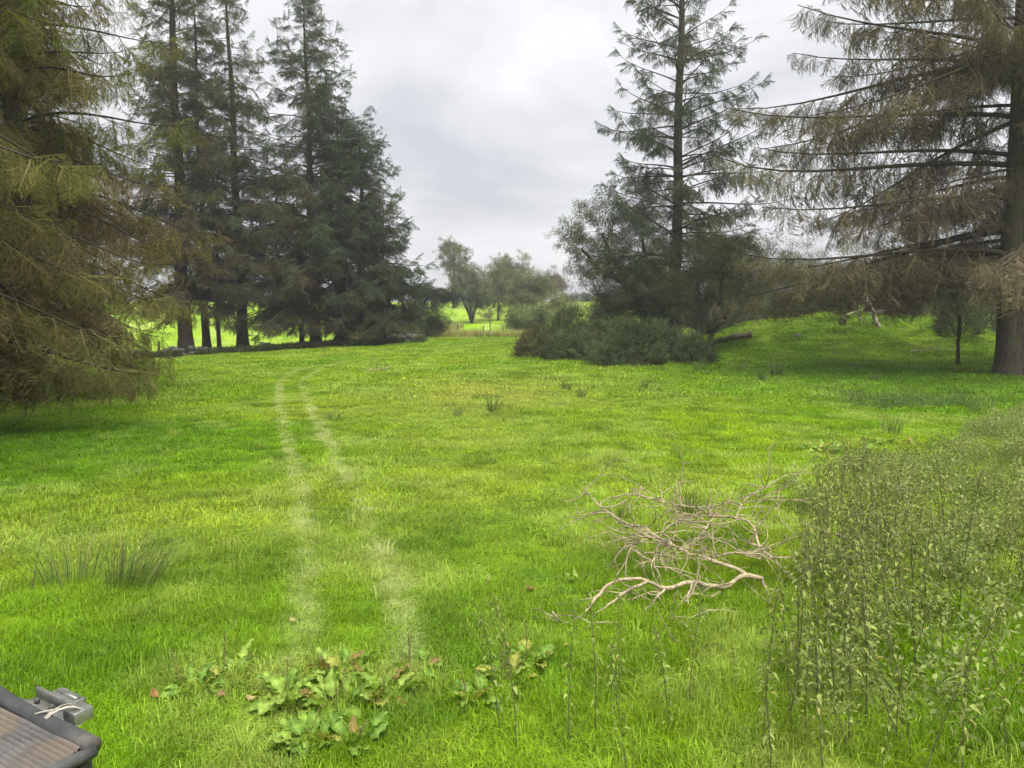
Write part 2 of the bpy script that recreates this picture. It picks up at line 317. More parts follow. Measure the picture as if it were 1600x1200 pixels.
def build_grass():
    G1 = [grass_patch('g_near', 170, .16, .085, .0042, .85, 100 + k) for k in range(4)]
    G2 = [grass_patch('g_mid', 130, .22, .09, .0085, .8, 200 + k) for k in range(4)]
    G3 = [grass_patch('g_far', 120, .45, .12, .020, .7, 300 + k) for k in range(4)]
    G4 = [grass_patch('g_track', 60, .085, .06, .0050, 1.2, 350 + k) for k in range(4)] + [grass_patch('g_tussock', 70, .09, .21, .0048, 1.1, 360 + k) for k in range(4)]
    sets = G1 + G2 + G3 + G4; X = []; Y = []; K = []
    for base, (r0, r1, dn) in enumerate([(2.4, 8, 62), (7, 21, 32), (19, 64, 9)]):
        x, y = ring_points(r0, r1, dn, 52 if r1 < 30 else 43); X.append(x); Y.append(y); K.append(rng.integers(0, 4, len(x)) + 4 * base)
    x = np.concatenate(X); y = np.concatenate(Y); k = np.concatenate(K); z = ground_z(x, y)
    tx = []                                                              # flattened grass inside the wheel tracks
    for T in TRK:
        n = len(T) * 16; i = rng.integers(0, len(T), n); tx.append(T[i] + rng.normal(0, .042, (n, 2)))
    tx = np.vstack(tx)
    AT = np.vstack(TRK); ci = (k >= 8) & (k < 12) & (y < 33) & (x > -10); ii = np.where(ci)[0]       # finer sward around the far part of the tracks
    dd = np.sqrt(((np.stack([x[ii], y[ii]], 1)[:, None] - AT[None]) ** 2).sum(2).min(1)); drop = np.ones(len(x), bool); drop[ii[dd < .75]] = False; x, y, k = x[drop], y[drop], k[drop]
    i = rng.integers(0, len(AT), 9000); i = i[AT[i, 1] > 18][:4200]; f = AT[i] + rng.normal(0, .5, (len(i), 2)); x = np.append(x, f[:, 0]); y = np.append(y, f[:, 1]); k = np.append(k, 4 + rng.integers(0, 4, len(f)))
    m0 = track_mask(x, y) > .28; keep = ~(m0 & (y > 3.4)); x, y, k = x[keep], y[keep], k[keep]
    x = np.append(x, tx[:, 0]); y = np.append(y, tx[:, 1]); k = np.append(k, 12 + rng.integers(0, 4, len(tx))); z = ground_z(x, y)
    ux, uy = ring_points(2.4, 15, 2.6); cl = fbm(ux / 1.1, uy / 1.1, 301, 2) > .50; ux, uy = ux[cl], uy[cl]      # longer arching tufts
    x = np.append(x, ux); y = np.append(y, uy); k = np.append(k, 16 + rng.integers(0, 4, len(ux))); z = ground_z(x, y)
    far = np.hypot(x, y) > 53
    keep = ~(far & (rng.uniform(0, 1, len(x)) < .4)); x, y, k, z = x[keep], y[keep], k[keep], z[keep]
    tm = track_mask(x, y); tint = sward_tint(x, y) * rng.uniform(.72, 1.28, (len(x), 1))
    tus = k >= 16; tint[tus] = mixc(tint[tus], np.array((.33, .42, .09)), rng.uniform(0, .8, tus.sum()))
    tint = mixc(tint, np.array((.52, .58, .25)), .95 * tm)
    # lusher, longer tufts in patches and under the trees
    hgt = .46 + .75 * fbm(x / .9, y / .9, 131, 2) ** 1.3 + .45 * np.clip(fbm(x / .45, y / .45, 141, 2) - .62, 0, 1) * 3
    tall = np.exp(-(((x - 2.4) / 1.3) ** 2 + ((y - 4.2) / 1.8) ** 2)) + .6 * (y < 4.6) * fbm(x, y, 151)
    q = np.abs((x - 16.6) / 6.0) ** 2.8 + np.abs((y - 39) / 5.2) ** 2.8
    hgt = hgt * (1 + .9 * np.clip(tall, 0, 1)) * (1 + .35 * np.exp(-q)); tf = sstep(12, 19, y); hgt = hgt * (1 - (.6 - .75 * tf) * tm); hgt[(y > 18) & (k >= 4) & (k < 8)] *= .6; hgt[k >= 16] = rng.uniform(.6, 1.25, (k >= 16).sum())
    for bx, by, br in [(16.3, 24.0, 1.3), (9.05, 34.2, 1.3), (7.6, 36.5, 1.8), (17, 28.5, .5), (1, 31.7, 1.0), (2.6, 29.9, 1.3), (4.35, 27.5, 1.4), (5.75, 29.6, 1.3), (7.05, 28.7, .9), (1.4, 6.0, .9), (-.95, 3.95, .5)]: hgt = hgt * (1 + .9 * np.exp(-((x - bx) ** 2 + (y - by) ** 2) / br ** 2))      # the mower and the cattle miss these
    wid = rng.uniform(.85, 1.2, len(x))
    rot = np.stack([rng.normal(0, .07, len(x)), rng.normal(0, .07, len(x)), rng.uniform(0, 6.28, len(x))], 1)
    o = scatter('grass', np.stack([x, y, z], 1), rot, np.stack([wid, wid, hgt], 1), tint, sets, pick=k)
    tag(o, 'short lush green meadow grass with pale tyre tracks', 'grass')
build_grass()
def build_rough_grass():
    P1 = [grass_patch('g_rough', 90, .35, .62, .02, .55, 400 + k) for k in range(3)]
    # beyond the crest of the field: a strip of tall bleached grass
    n = 400; x = rng.uniform(-13, 3.5, n); y = rng.uniform(54, 60.5, n); n2 = 160
    x = np.append(x, rng.uniform(-7.5, -5, n2)); y = np.append(y, rng.uniform(60, 76, n2))
    t = mixc((.40, .35, .17), (.24, .32, .06), rng.uniform(0, 1, len(x)) ** 1.3)
    rot = np.stack([np.zeros(len(x)), np.zeros(len(x)), rng.uniform(0, 6.28, len(x))], 1)
    o = scatter('rough_grass', np.stack([x, y, ground_z(x, y)], 1), rot, rng.uniform(.6, 1.25, len(x)), t, P1)
    tag(o, 'strip of tall bleached rough grass beyond the field crest', 'rough grass')
build_rough_grass()
# ---------------------------------------------------------------- spruce trees
def spray(name, ln, nside, side, needle, nw, step, seed, hang=.25, per=3):
    """A flat spruce frond along +X: axis, side twigs and needles."""
    r = np.random.default_rng(seed); g = Geo(); segs = []
    s = np.linspace(0, 1, 7); axis = np.stack([ln * s, .03 * np.sin(s * 4 + seed) * ln, -.10 * ln * s ** 2], 1); g.tube(axis, np.linspace(.006, .002, 7) * (ln / .7 + .3), 3, 1, .5, False); segs.append(axis)
    for i in range(nside):
        t = .06 + .92 * (i + r.uniform(0, .8)) / nside; p0 = np.array([np.interp(t, s, axis[:, k]) for k in range(3)])
        for sg in (-1, 1):
            if r.uniform() < .12: continue
            l = side * (1.12 - t * .85) * r.uniform(.6, 1.15); an = sg * r.uniform(.65, 1.15); u = np.linspace(0, 1, 5)
            hg = hang * r.uniform(.4, 1.7)
            q = p0 + np.stack([l * u * np.cos(an), l * u * np.sin(an), -hg * l * u ** 1.4 - .02 * u], 1); g.tube(q, np.linspace(.003, .0015, 5), 3, 1, .5, False); segs.append(q)
            if l > .16:
                for e in range(2):
                    v = r.uniform(.3, .8); c = p0 + np.array([l * v * np.cos(an), l * v * np.sin(an), -hg * l * v ** 1.4]); a2 = an + r.choice([-1, 1]) * .7; l2 = l * .45
                    q2 = c + np.stack([l2 * u * np.cos(a2), l2 * u * np.sin(a2), -hg * 1.3 * l2 * u], 1); segs.append(q2)
    B = []; D = []; Q = []
    for q in segs:
        L = np.linalg.norm(np.diff(q, axis=0), axis=1).sum(); n = max(3, int(L / step)); uu = np.linspace(0.04, 1, n); idx = np.linspace(0, 1, len(q))
        P = np.stack([np.interp(uu, idx, q[:, k]) for k in range(3)], 1); d = np.gradient(P, axis=0); d /= np.linalg.norm(d, axis=1)[:, None] + 1e-9
        tone = r.uniform(0, 1)
        for k in range(per): B.append(P); D.append(d); Q.append(np.clip(tone + r.normal(0, .15, n), 0, 1))
    B = np.vstack(B); D = np.vstack(D); Q = np.concatenate(Q); n = len(B)
    w = r.normal(0, 1, (n, 3)); w -= (w * D).sum(1)[:, None] * D; w /= np.linalg.norm(w, axis=1)[:, None] + 1e-9; w[:, 2] *= .8
    tip = B + (D * .62 + w * .78) * (needle * r.uniform(.7, 1.2, n))[:, None]; sd = np.cross(D, w); sd /= np.linalg.norm(sd, axis=1)[:, None] + 1e-9
    V = np.stack([B - sd * nw / 2, B + sd * nw / 2, tip], 1).reshape(-1, 3); g.add(V, np.arange(3 * n).reshape(-1, 3), 0, np.repeat(Q, 3))
    return proto(name, g, [M_NEEDLE, M_TWIG])
SP_FAR = [spray('spray_far', 1.15, 9, .55, .055, .020, .032, 10 + k, .35 + .2 * k, 3) for k in range(4)]
SP_NEAR = [spray('spray_near', 1.1, 10, .50, .030, .0105, .017, 20 + k, .45 + .25 * k, 3) for k in range(4)]
SP_HANG = [spray('spray_hang', 1.15, 10, .50, .032, .012, .019, 30 + k, .7 + .3 * k, 3) for k in range(4)]
def spruce_prof(t): return (1 - t) ** .72 * (.78 + .22 * sstep(0, .12, t)) + .02
def spruce(label, xy, H, tr, crown0, maxlen, seed, protos, sp=.30, droop=.35, e_lo=-.12, e_hi=.75, hang=.25, green=(.055, .075, .028), brown=(.10, .078, .042), brownish=.35,
           prof=spruce_prof, lean=(0, 0), step=.45, nb=(3, 6), split=False, amask=None, size=1.0, s0=.16, flare=.5, twin=False, group='tall spruce trees', zmax=None, tipup=.55, wmin=.6, clear=.35):
    r = np.random.default_rng(seed); x0, y0 = xy; z0 = gz(x0, y0)
    root = thing('spruce_tree', label, 'tree', (x0, y0, z0), 0, group)
    zz = np.concatenate([[-.25, 0, .12, .3, .6, 1.0], np.linspace(1.6, H, 22)]); tt = zz / H
    wob = .05 * np.sin(zz * .7 + seed)
    tp = np.stack([lean[0] * tt + wob, lean[1] * tt + .05 * np.cos(zz * .5 + seed), zz], 1)
    trad = tr * np.clip(1 - tt, .01, 1) ** .8 + flare * tr * np.exp(-np.clip(zz, 0, 99) / .45)
    g = Geo(); g.tube(tp, trad, 14)
    if len(g.V):                                                         # buttressed, uneven foot and bark ridges
        V = g.V[0]; c = np.repeat(tp, 14, 0); dv = V[:28 * 14] - c; an = np.arctan2(dv[:, 1], dv[:, 0]); k = 1 + .10 * np.sin(an * 5 + seed) * np.exp(-np.clip(c[:, 2], 0, 99) / .8) + .04 * np.sin(an * 7 + c[:, 2] * 2); V[:28 * 14] = c + dv * k[:, None]
    if twin: g.tube(tp * [1, 1, .93] + np.stack([-.42 - .25 * tt, -.1 + 0 * tt, 0 * tt], 1), trad * .72, 12)
    g.build('trunk', M_BARK, root, smooth=True)
    bg = Geo(); P = []; X = []; S = []; Tn = []
    z = crown0
    top = H if zmax is None else min(H, zmax)
    while z < top - .25:
        t = (z - crown0) / (H - crown0)
        for b in range(r.integers(*nb)):
            az = r.uniform(0, 2 * np.pi); zb = z + r.uniform(-.2, .2)
            if amask is not None and r.uniform() > amask(az, t): continue
            Lb = maxlen * prof(t) * r.uniform(wmin, 1.15)
            if Lb < .12: continue
            e0 = e_lo + (e_hi - e_lo) * t ** 1.1 + r.normal(0, .12); n = 9; s = np.linspace(0, 1, n)
            e = e0 - droop * np.sin(np.pi * s * .85) * (1 - t) ** .7 + tipup * s ** 3; azs = az + .25 * r.normal() * s ** 1.5 + .06 * np.sin(6 * s + r.uniform(0, 6))
            d = np.stack([np.cos(e) * np.cos(azs), np.cos(e) * np.sin(azs), np.sin(e)], 1)
            q = np.vstack([[0, 0, 0], np.cumsum(d[:-1] * Lb / (n - 1), 0)]) + [np.interp(zb, zz, tp[:, 0]), np.interp(zb, zz, tp[:, 1]), zb]
            lowz = ground_z(q[:, 0] + x0, q[:, 1] + y0) - z0 + clear + .45 * r.uniform(); 
            under = q[:, 2] < lowz
            if under.any():                                             # boughs that would reach the ground sag less
                kk = np.min((zb - np.maximum(lowz, -9))[under] / np.maximum(zb - q[under, 2], .05)); q[:, 2] = zb + (q[:, 2] - zb) * np.clip(kk, 0, 1)
                if kk < .45: continue
            rad = (.0085 * Lb + .008) * (1 - .88 * s)
            if split and Lb > 2.2:
                h = Geo(); h.tube(q, rad, 6); h.build('branch', M_BARK, root, smooth=True)
            else: bg.tube(q, rad, 4, 0, .5, False)
            dead = r.uniform() < .06 + .06 * (t < .12) and Lb < 4
            br = np.clip(brownish + r.normal(0, .22) + (.25 if t < .2 else 0), 0, 1)
            ns = max(2, int(Lb * (1 - s0) / sp))
            for i in range(ns):
                ss = s0 + (1 - s0) * (i + r.uniform(0, 1)) / ns
                if dead and r.uniform() < .8: continue
                p = np.array([np.interp(ss, s, q[:, k]) for k in range(3)]); ee = np.interp(ss, s, e); aa = np.interp(ss, s, azs)
                for sg in (-1, 1):
                    a2 = aa + sg * r.uniform(.5, 1.15); e2 = ee * .6 - .12 - hang * r.uniform(.2, 1.8)
                    if r.uniform() < .3: e2 -= hang * 1.6
                    e2 = max(e2, -1.45)
                    P.append(p); X.append((np.cos(e2) * np.cos(a2), np.cos(e2) * np.sin(a2), np.sin(e2)))
                    S.append(size * np.clip(.45 + .5 * (1 - ss) * Lb / 2.6, .42, 1.15) * r.uniform(.75, 1.2))
                    inner = 1 - ss
                    Tn.append(mixc(green, brown, np.clip(br + .45 * inner - .15 + r.normal(0, .15), 0, 1)) * r.uniform(.75, 1.3))
            P.append(q[-2]); X.append(d[-1]); S.append(.6 * size * r.uniform(.8, 1.15)); Tn.append(mixc(green, brown, br * .5) * r.uniform(.85, 1.3))
        z += step * r.uniform(.7, 1.3)
    P = np.array(P); X = np.array(X); up = np.tile([0, 0, 1.], (len(P), 1)) + r.normal(0, .25, (len(P), 3))
    gzp = ground_z(P[:, 0] + x0, P[:, 1] + y0) - z0; ok = P[:, 2] > gzp + .15 + .5 * (clear > 1); P, X, up = P[ok], X[ok], up[ok]; S = np.array(S)[ok]; Tn = np.array(Tn)[ok]
    low = P[:, 2] - gzp[ok] < .8; X[low, 2] = np.maximum(X[low, 2], -.25)
    c = scatter('crown', P, basis_euler(X, up), S, Tn, protos, root, bg, [M_BARK])
    return root
# ---------------------------------------------------------------- broadleaf trees and shrubs
def leaf_cluster(name, n, rad, ll, lw, seed, twigs=7, up=.2):
    r = np.random.default_rng(seed); g = Geo()
    for k in range(twigs):
        d = r.normal(0, 1, 3); d[2] = abs(d[2]) * .6 + up; d /= np.linalg.norm(d); g.tube(np.array([[0, 0, 0], d * rad * .5 + r.normal(0, .02, 3), d * rad]), [.006, .004, .002], 3, 1, .5, False)
    P = r.normal(0, 1, (n, 3)); P /= np.linalg.norm(P, axis=1)[:, None]; P *= rad * r.uniform(.15, 1.05, (n, 1)) ** .6; P[:, 2] = P[:, 2] * .8 + up * rad * .5
    d = r.normal(0, 1, (n, 3)) + P / rad * .8; d[:, 2] -= .35; d /= np.linalg.norm(d, axis=1)[:, None]
    nn = r.normal(0, 1, (n, 3)); nn[:, 2] += 1.2; sd = np.cross(d, nn); sd /= np.linalg.norm(sd, axis=1)[:, None]; l = (ll * r.uniform(.65, 1.25, n))[:, None]; w = (lw * r.uniform(.7, 1.2, n))[:, None] / 2
    V = np.stack([P, P + d * l * .45 - sd * w, P + d * l, P + d * l * .45 + sd * w], 1).reshape(-1, 3); k = np.arange(n)[:, None] * 4
    g.add(V, np.concatenate([k + [0, 1, 2], k + [0, 2, 3]]), 0, np.repeat(r.uniform(0, 1, n), 4)); return proto(name, g, [M_LEAF, M_TWIG])
LC_BIG = [leaf_cluster('leaf_big', 60, .36, .085, .05, 40 + k) for k in range(3)]
LC_SM = [leaf_cluster('leaf_small', 90, .32, .05, .032, 50 + k) for k in range(3)]
LC_WIL = [leaf_cluster('leaf_willow', 80, .40, .085, .026, 60 + k, 9, .5) for k in range(3)]
LC_FAR = [leaf_cluster('leaf_far', 46, .42, .13, .085, 70 + k, 6) for k in range(3)]
LC_WEED = [leaf_cluster('leaf_weed', 70, .20, .042, .024, 95 + k, 5, .6) for k in range(3)]
LC_FWL = [leaf_cluster('leaf_farwillow', 70, .55, .19, .05, 80 + k, 9, .8) for k in range(3)]
def skeleton(r, roots, pts, step=.3, wig=.06, rtip=.006, pw=.46):
    """Grow branches from the root paths to every point of the crown; returns tubes [(path, radii)]."""
    nodes = []; par = []; segs = []
    for path in roots:
        prev = -1
        for k, p in enumerate(path): nodes.append(np.array(p, float)); par.append(prev); prev = len(nodes) - 1
        segs.append(list(range(len(nodes) - len(path), len(nodes))))
    top = np.mean([p[-1] for p in roots], 0)
    order = np.argsort(np.linalg.norm(pts - top, axis=1))
    for oi in order:
        p = pts[oi]; A = np.array(nodes); dv = p - A; d = np.linalg.norm(dv, axis=1); cost = d * (1 + .5 * np.clip(-dv[:, 2] / (d + 1e-6), 0, 1)); j = int(np.argmin(cost))
        if d[j] < .02: continue
        n = max(2, int(d[j] / step) + 1); t = np.linspace(0, 1, n + 1)[1:]; off = r.normal(0, wig, 3) * d[j]; ids = [j]
        for u in t:
            q = A[j] + (p - A[j]) * u + off * np.sin(np.pi * u) + [0, 0, .10 * d[j] * np.sin(np.pi * u)]
            nodes.append(q); par.append(ids[-1]); ids.append(len(nodes) - 1)
        segs.append(ids)
    cnt = np.zeros(len(nodes)); haschild = set(par)
    for i in range(len(nodes) - 1, -1, -1):
        if i not in haschild: cnt[i] += 1
        if par[i] >= 0: cnt[par[i]] += cnt[i]
    A = np.array(nodes); rad = rtip * np.maximum(cnt, 1) ** pw
    return [(A[s], rad[s]) for s in segs], A, rad
def crown_points(r, blobs, n, gap=.45, sc=1.6, shell=.45):
    """Points inside a set of ellipsoids (cx,cy,cz,rx,ry,rz), thinned by noise so that gaps stay open."""
    out = []
    vol = np.array([b[3] * b[4] * b[5] for b in blobs]); vol = vol / vol.sum()
    while len(out) < n:
        b = blobs[r.choice(len(blobs), p=vol)]; d = r.normal(0, 1, 3); d /= np.linalg.norm(d); d *= (r.uniform(shell ** 3, 1) ** (1 / 3) if r.uniform() < .7 else r.uniform(0, 1)) * (.72 + .5 * float(vnoise(d[0] * 2.3 + b[0] * 3, d[1] * 2.3 + d[2] * 2.7 + b[2], 19)))
        p = np.array(b[:3]) + d * b[3:6]
        if vnoise(p[0] * sc + 3.1 * p[2], p[1] * sc + 2.3 * p[2], 7) > gap * r.uniform(.4, 1.2): out.append(p)
    return np.array(out)
def broad(name, label, cat, xy, blobs, n, seed, protos, c0, c1, trunks=None, tr=.1, bark=None, group=None, clusters=3, cs=1.0, spread=.35, gap=.45, lean=None, rtip=.006, tip_up=0, shell=.55, leafy=1.0):
    r = np.random.default_rng(seed); x0, y0 = xy; z0 = gz(x0, y0); root = thing(name, label, cat, (x0, y0, z0), 0, group)
    pts = crown_points(r, blobs, n, gap, shell=shell)
    if trunks is None: trunks = [[(0, 0, -.15), (0, 0, .5 * blobs[0][2] * .6), (blobs[0][0] * .5, blobs[0][1] * .5, blobs[0][2] * .6)]]
    paths = []
    for t in trunks:
        t = np.array(t, float); k = np.linspace(0, len(t) - 1, 3 * len(t)); paths.append(np.stack([np.interp(k, np.arange(len(t)), t[:, i]) for i in range(3)], 1) + np.vstack([[[0, 0, 0]], r.normal(0, .025, (3 * len(t) - 1, 3))]))
    segs, A, rad = skeleton(r, paths, pts, rtip=rtip)
    g = Geo(); tw = Geo()
    for i, (q, rd) in enumerate(segs):
        if i < len(paths):
            rd = np.maximum(rd, np.linspace(tr, tr * .45, len(rd))); rd = rd.copy(); rd[0] *= 1.35; g.tube(q, rd, 9)
        else: tw.tube(q, np.maximum(rd, .004), 5 if rd[0] > .03 else 4, 0, .5, False)
    g.build('trunk' if cat == 'tree' else 'stem', bark or M_BARK2, root, smooth=True)
    m = len(pts); base = np.repeat(pts, clusters, 0); P = base + r.normal(0, spread, base.shape) * [1, 1, .8]
    kp = r.uniform(0, 1, len(P)) < leafy; P = P[kp]
    P[:, 2] = np.maximum(P[:, 2], ground_z(P[:, 0] + x0, P[:, 1] + y0) - z0 + .1)
    ctr = np.mean(np.array(blobs)[:, :3], 0); X = r.normal(0, 1, P.shape); rot = np.stack([r.normal(0, .5, len(P)), r.normal(0, .5, len(P)), r.uniform(0, 6.28, len(P))], 1)
    patch = np.clip(vnoise(P[:, 0] * 1.3 + P[:, 2], P[:, 1] * 1.3 + 2 * P[:, 2], seed) + r.normal(0, .18, len(P)), 0, 1)
    scatter('crown', P, rot, cs * r.uniform(.7, 1.25, len(P)), mixc(c0, c1, patch) * np.repeat(r.uniform(.62, 1.42, m), clusters)[kp][:, None] * r.uniform(.85, 1.15, (len(P), 1)), protos, root, tw, [bark or M_BARK2])
    return root
# ---------------------------------------------------------------- spruces
def left_trees():
    k = dict(group='spruces along the old stone wall', protos=SP_FAR, nb=(3, 7), sp=.44, brown=(.155, .125, .075))
    spruce('tall spruce with stout trunk, leftmost of the row behind the old stone wall', (-18.57, 42.9), 26, .40, 3.2, 5.0, 1, e_lo=-.15, hang=.35, brownish=.45, green=(.125, .150, .062), step=.55, **k)
    spruce('spruce with mid-thick straight trunk just right of the stoutest leftmost one', (-18.0, 44.5), 22, .23, 4.0, 3.2, 2, brownish=.55, step=.62, green=(.115, .140, .060), **k)
    spruce('slim young spruce with a pole-thin trunk between two thicker trunks', (-16.9, 43.7), 12, .12, 3.0, 2.3, 3, brownish=.6, step=.6, green=(.125, .145, .060), **{**k, 'nb': (2, 5)})
    spruce('tall spruce with bare lower trunk standing clear beside the grass gap', (-16.1, 45.4), 23, .33, 3.6, 4.9, 4, hang=.36, brownish=.4, lean=(-.4, 0), step=.52, green=(.110, .145, .068), **k)
    spruce('tallest pointed spruce in full view against the sky', (-11.7, 45.2), 20.4, .32, 2.4, 6.6, 5, green=(.105, .145, .085), brownish=.22, lean=(-.25, 0), tipup=.9, step=.46, **k)
    spruce('short slender spruce tucked under the tallest pointed one', (-12.2, 43.8), 9.5, .14, 1.9, 3.4, 6, brownish=.6, green=(.135, .15, .062), **k)
    spruce('broad spruce with widely flared trunk foot under the dense dark boughs', (-10.2, 45.3), 13.5, .40, 2.2, 4.6, 7, green=(.092, .130, .080), brownish=.2, flare=.9, step=.5, **k)
    spruce('dense dark spruce whose drooping boughs step down to the open sky', (-8.8, 44.8), 13.0, .26, 1.7, 4.8, 8, green=(.085, .128, .085), brownish=.10, step=.40, droop=.45, **k)
    spruce('low spruce at the end of the row nearest the field crest', (-7.4, 43.8), 8.2, .17, 1.4, 3.3, 9, green=(.095, .132, .080), brownish=.22, step=.36, **k)
    k = dict(group='near spruces at the field edge', protos=SP_NEAR, green=(.21, .225, .065), brown=(.25, .19, .105), sp=.30, droop=.75, e_lo=.05, nb=(3, 7), step=.46, wmin=.7, tipup=.3)
    def bough(t): return (1 - t) ** .55
    spruce('near spruce whose long olive boughs sweep down over the field', (-11.8, 18.4), 20, .27, 1.5, 4.8, 11, brownish=.32, hang=.5, prof=bough, **k)
    spruce('near spruce with sparse brown upper boughs behind the sweeping olive one', (-15.0, 23.5), 23, .30, 2.2, 4.0, 12, brownish=.5, hang=.5, prof=bough, **{**k, 'nb': (2, 5), 'step': .6})
    spruce('nearest spruce, brown boughs hanging to the grass', (-10.3, 12.2), 17, .27, 1.7, 5.0, 13, brownish=.22, hang=.6, prof=bough, clear=.7, **k)
    spruce('shaded spruce filling the gap behind the near olive boughs', (-19.6, 31), 22, .3, 1.8, 3.8, 14, brownish=.5, hang=.4, **{**k, 'protos': SP_FAR, 'sp': .46})
left_trees()
def right_trees():
    def toward(az, t): return .12 + .88 * np.cos(az - np.pi * .93) ** 4 * (.55 if np.cos(az - np.pi) < 0 else 1) * (1 if t < .10 else .88)
    spruce('huge twin-trunked spruce with long brown drooping boughs reaching over the mound', (16.3, 24.3), 25, .50, 3.0, 10.6, 21, SP_HANG, sp=.37, droop=.24, e_lo=-.02, e_hi=.45, hang=.45, green=(.185, .19, .10), brown=(.235, .19, .135), brownish=.55, split=True,
           amask=toward, twin=True, s0=.12, step=.46, nb=(5, 9), group='spruces beside the mound', prof=lambda t: (1 - t) ** .6 * (.85 + .15 * sstep(0, .1, t)), tipup=.30, wmin=.45, size=1.0, clear=2.4)
    spruce('tall open spruce with airy see-through crown behind the bushes', (8.15, 37.9), 24.5, .32, 3.4, 6.0, 22, SP_FAR, sp=.50, droop=.22, e_lo=.08, e_hi=.75, hang=.40, green=(.110, .150, .100), brown=(.15, .135, .095), brownish=.22, split=True, step=.62, nb=(4, 7), s0=.26, tipup=.6,
           group='spruces beside the mound', size=.85)
    spruce('spruce at the very edge beyond the twin-trunked one', (21.0, 25.5), 22, .33, 2.6, 5.5, 23, SP_HANG, hang=.6, green=(0.102, 0.116, 0.043), brownish=.5, group='spruces beside the mound')
right_trees()
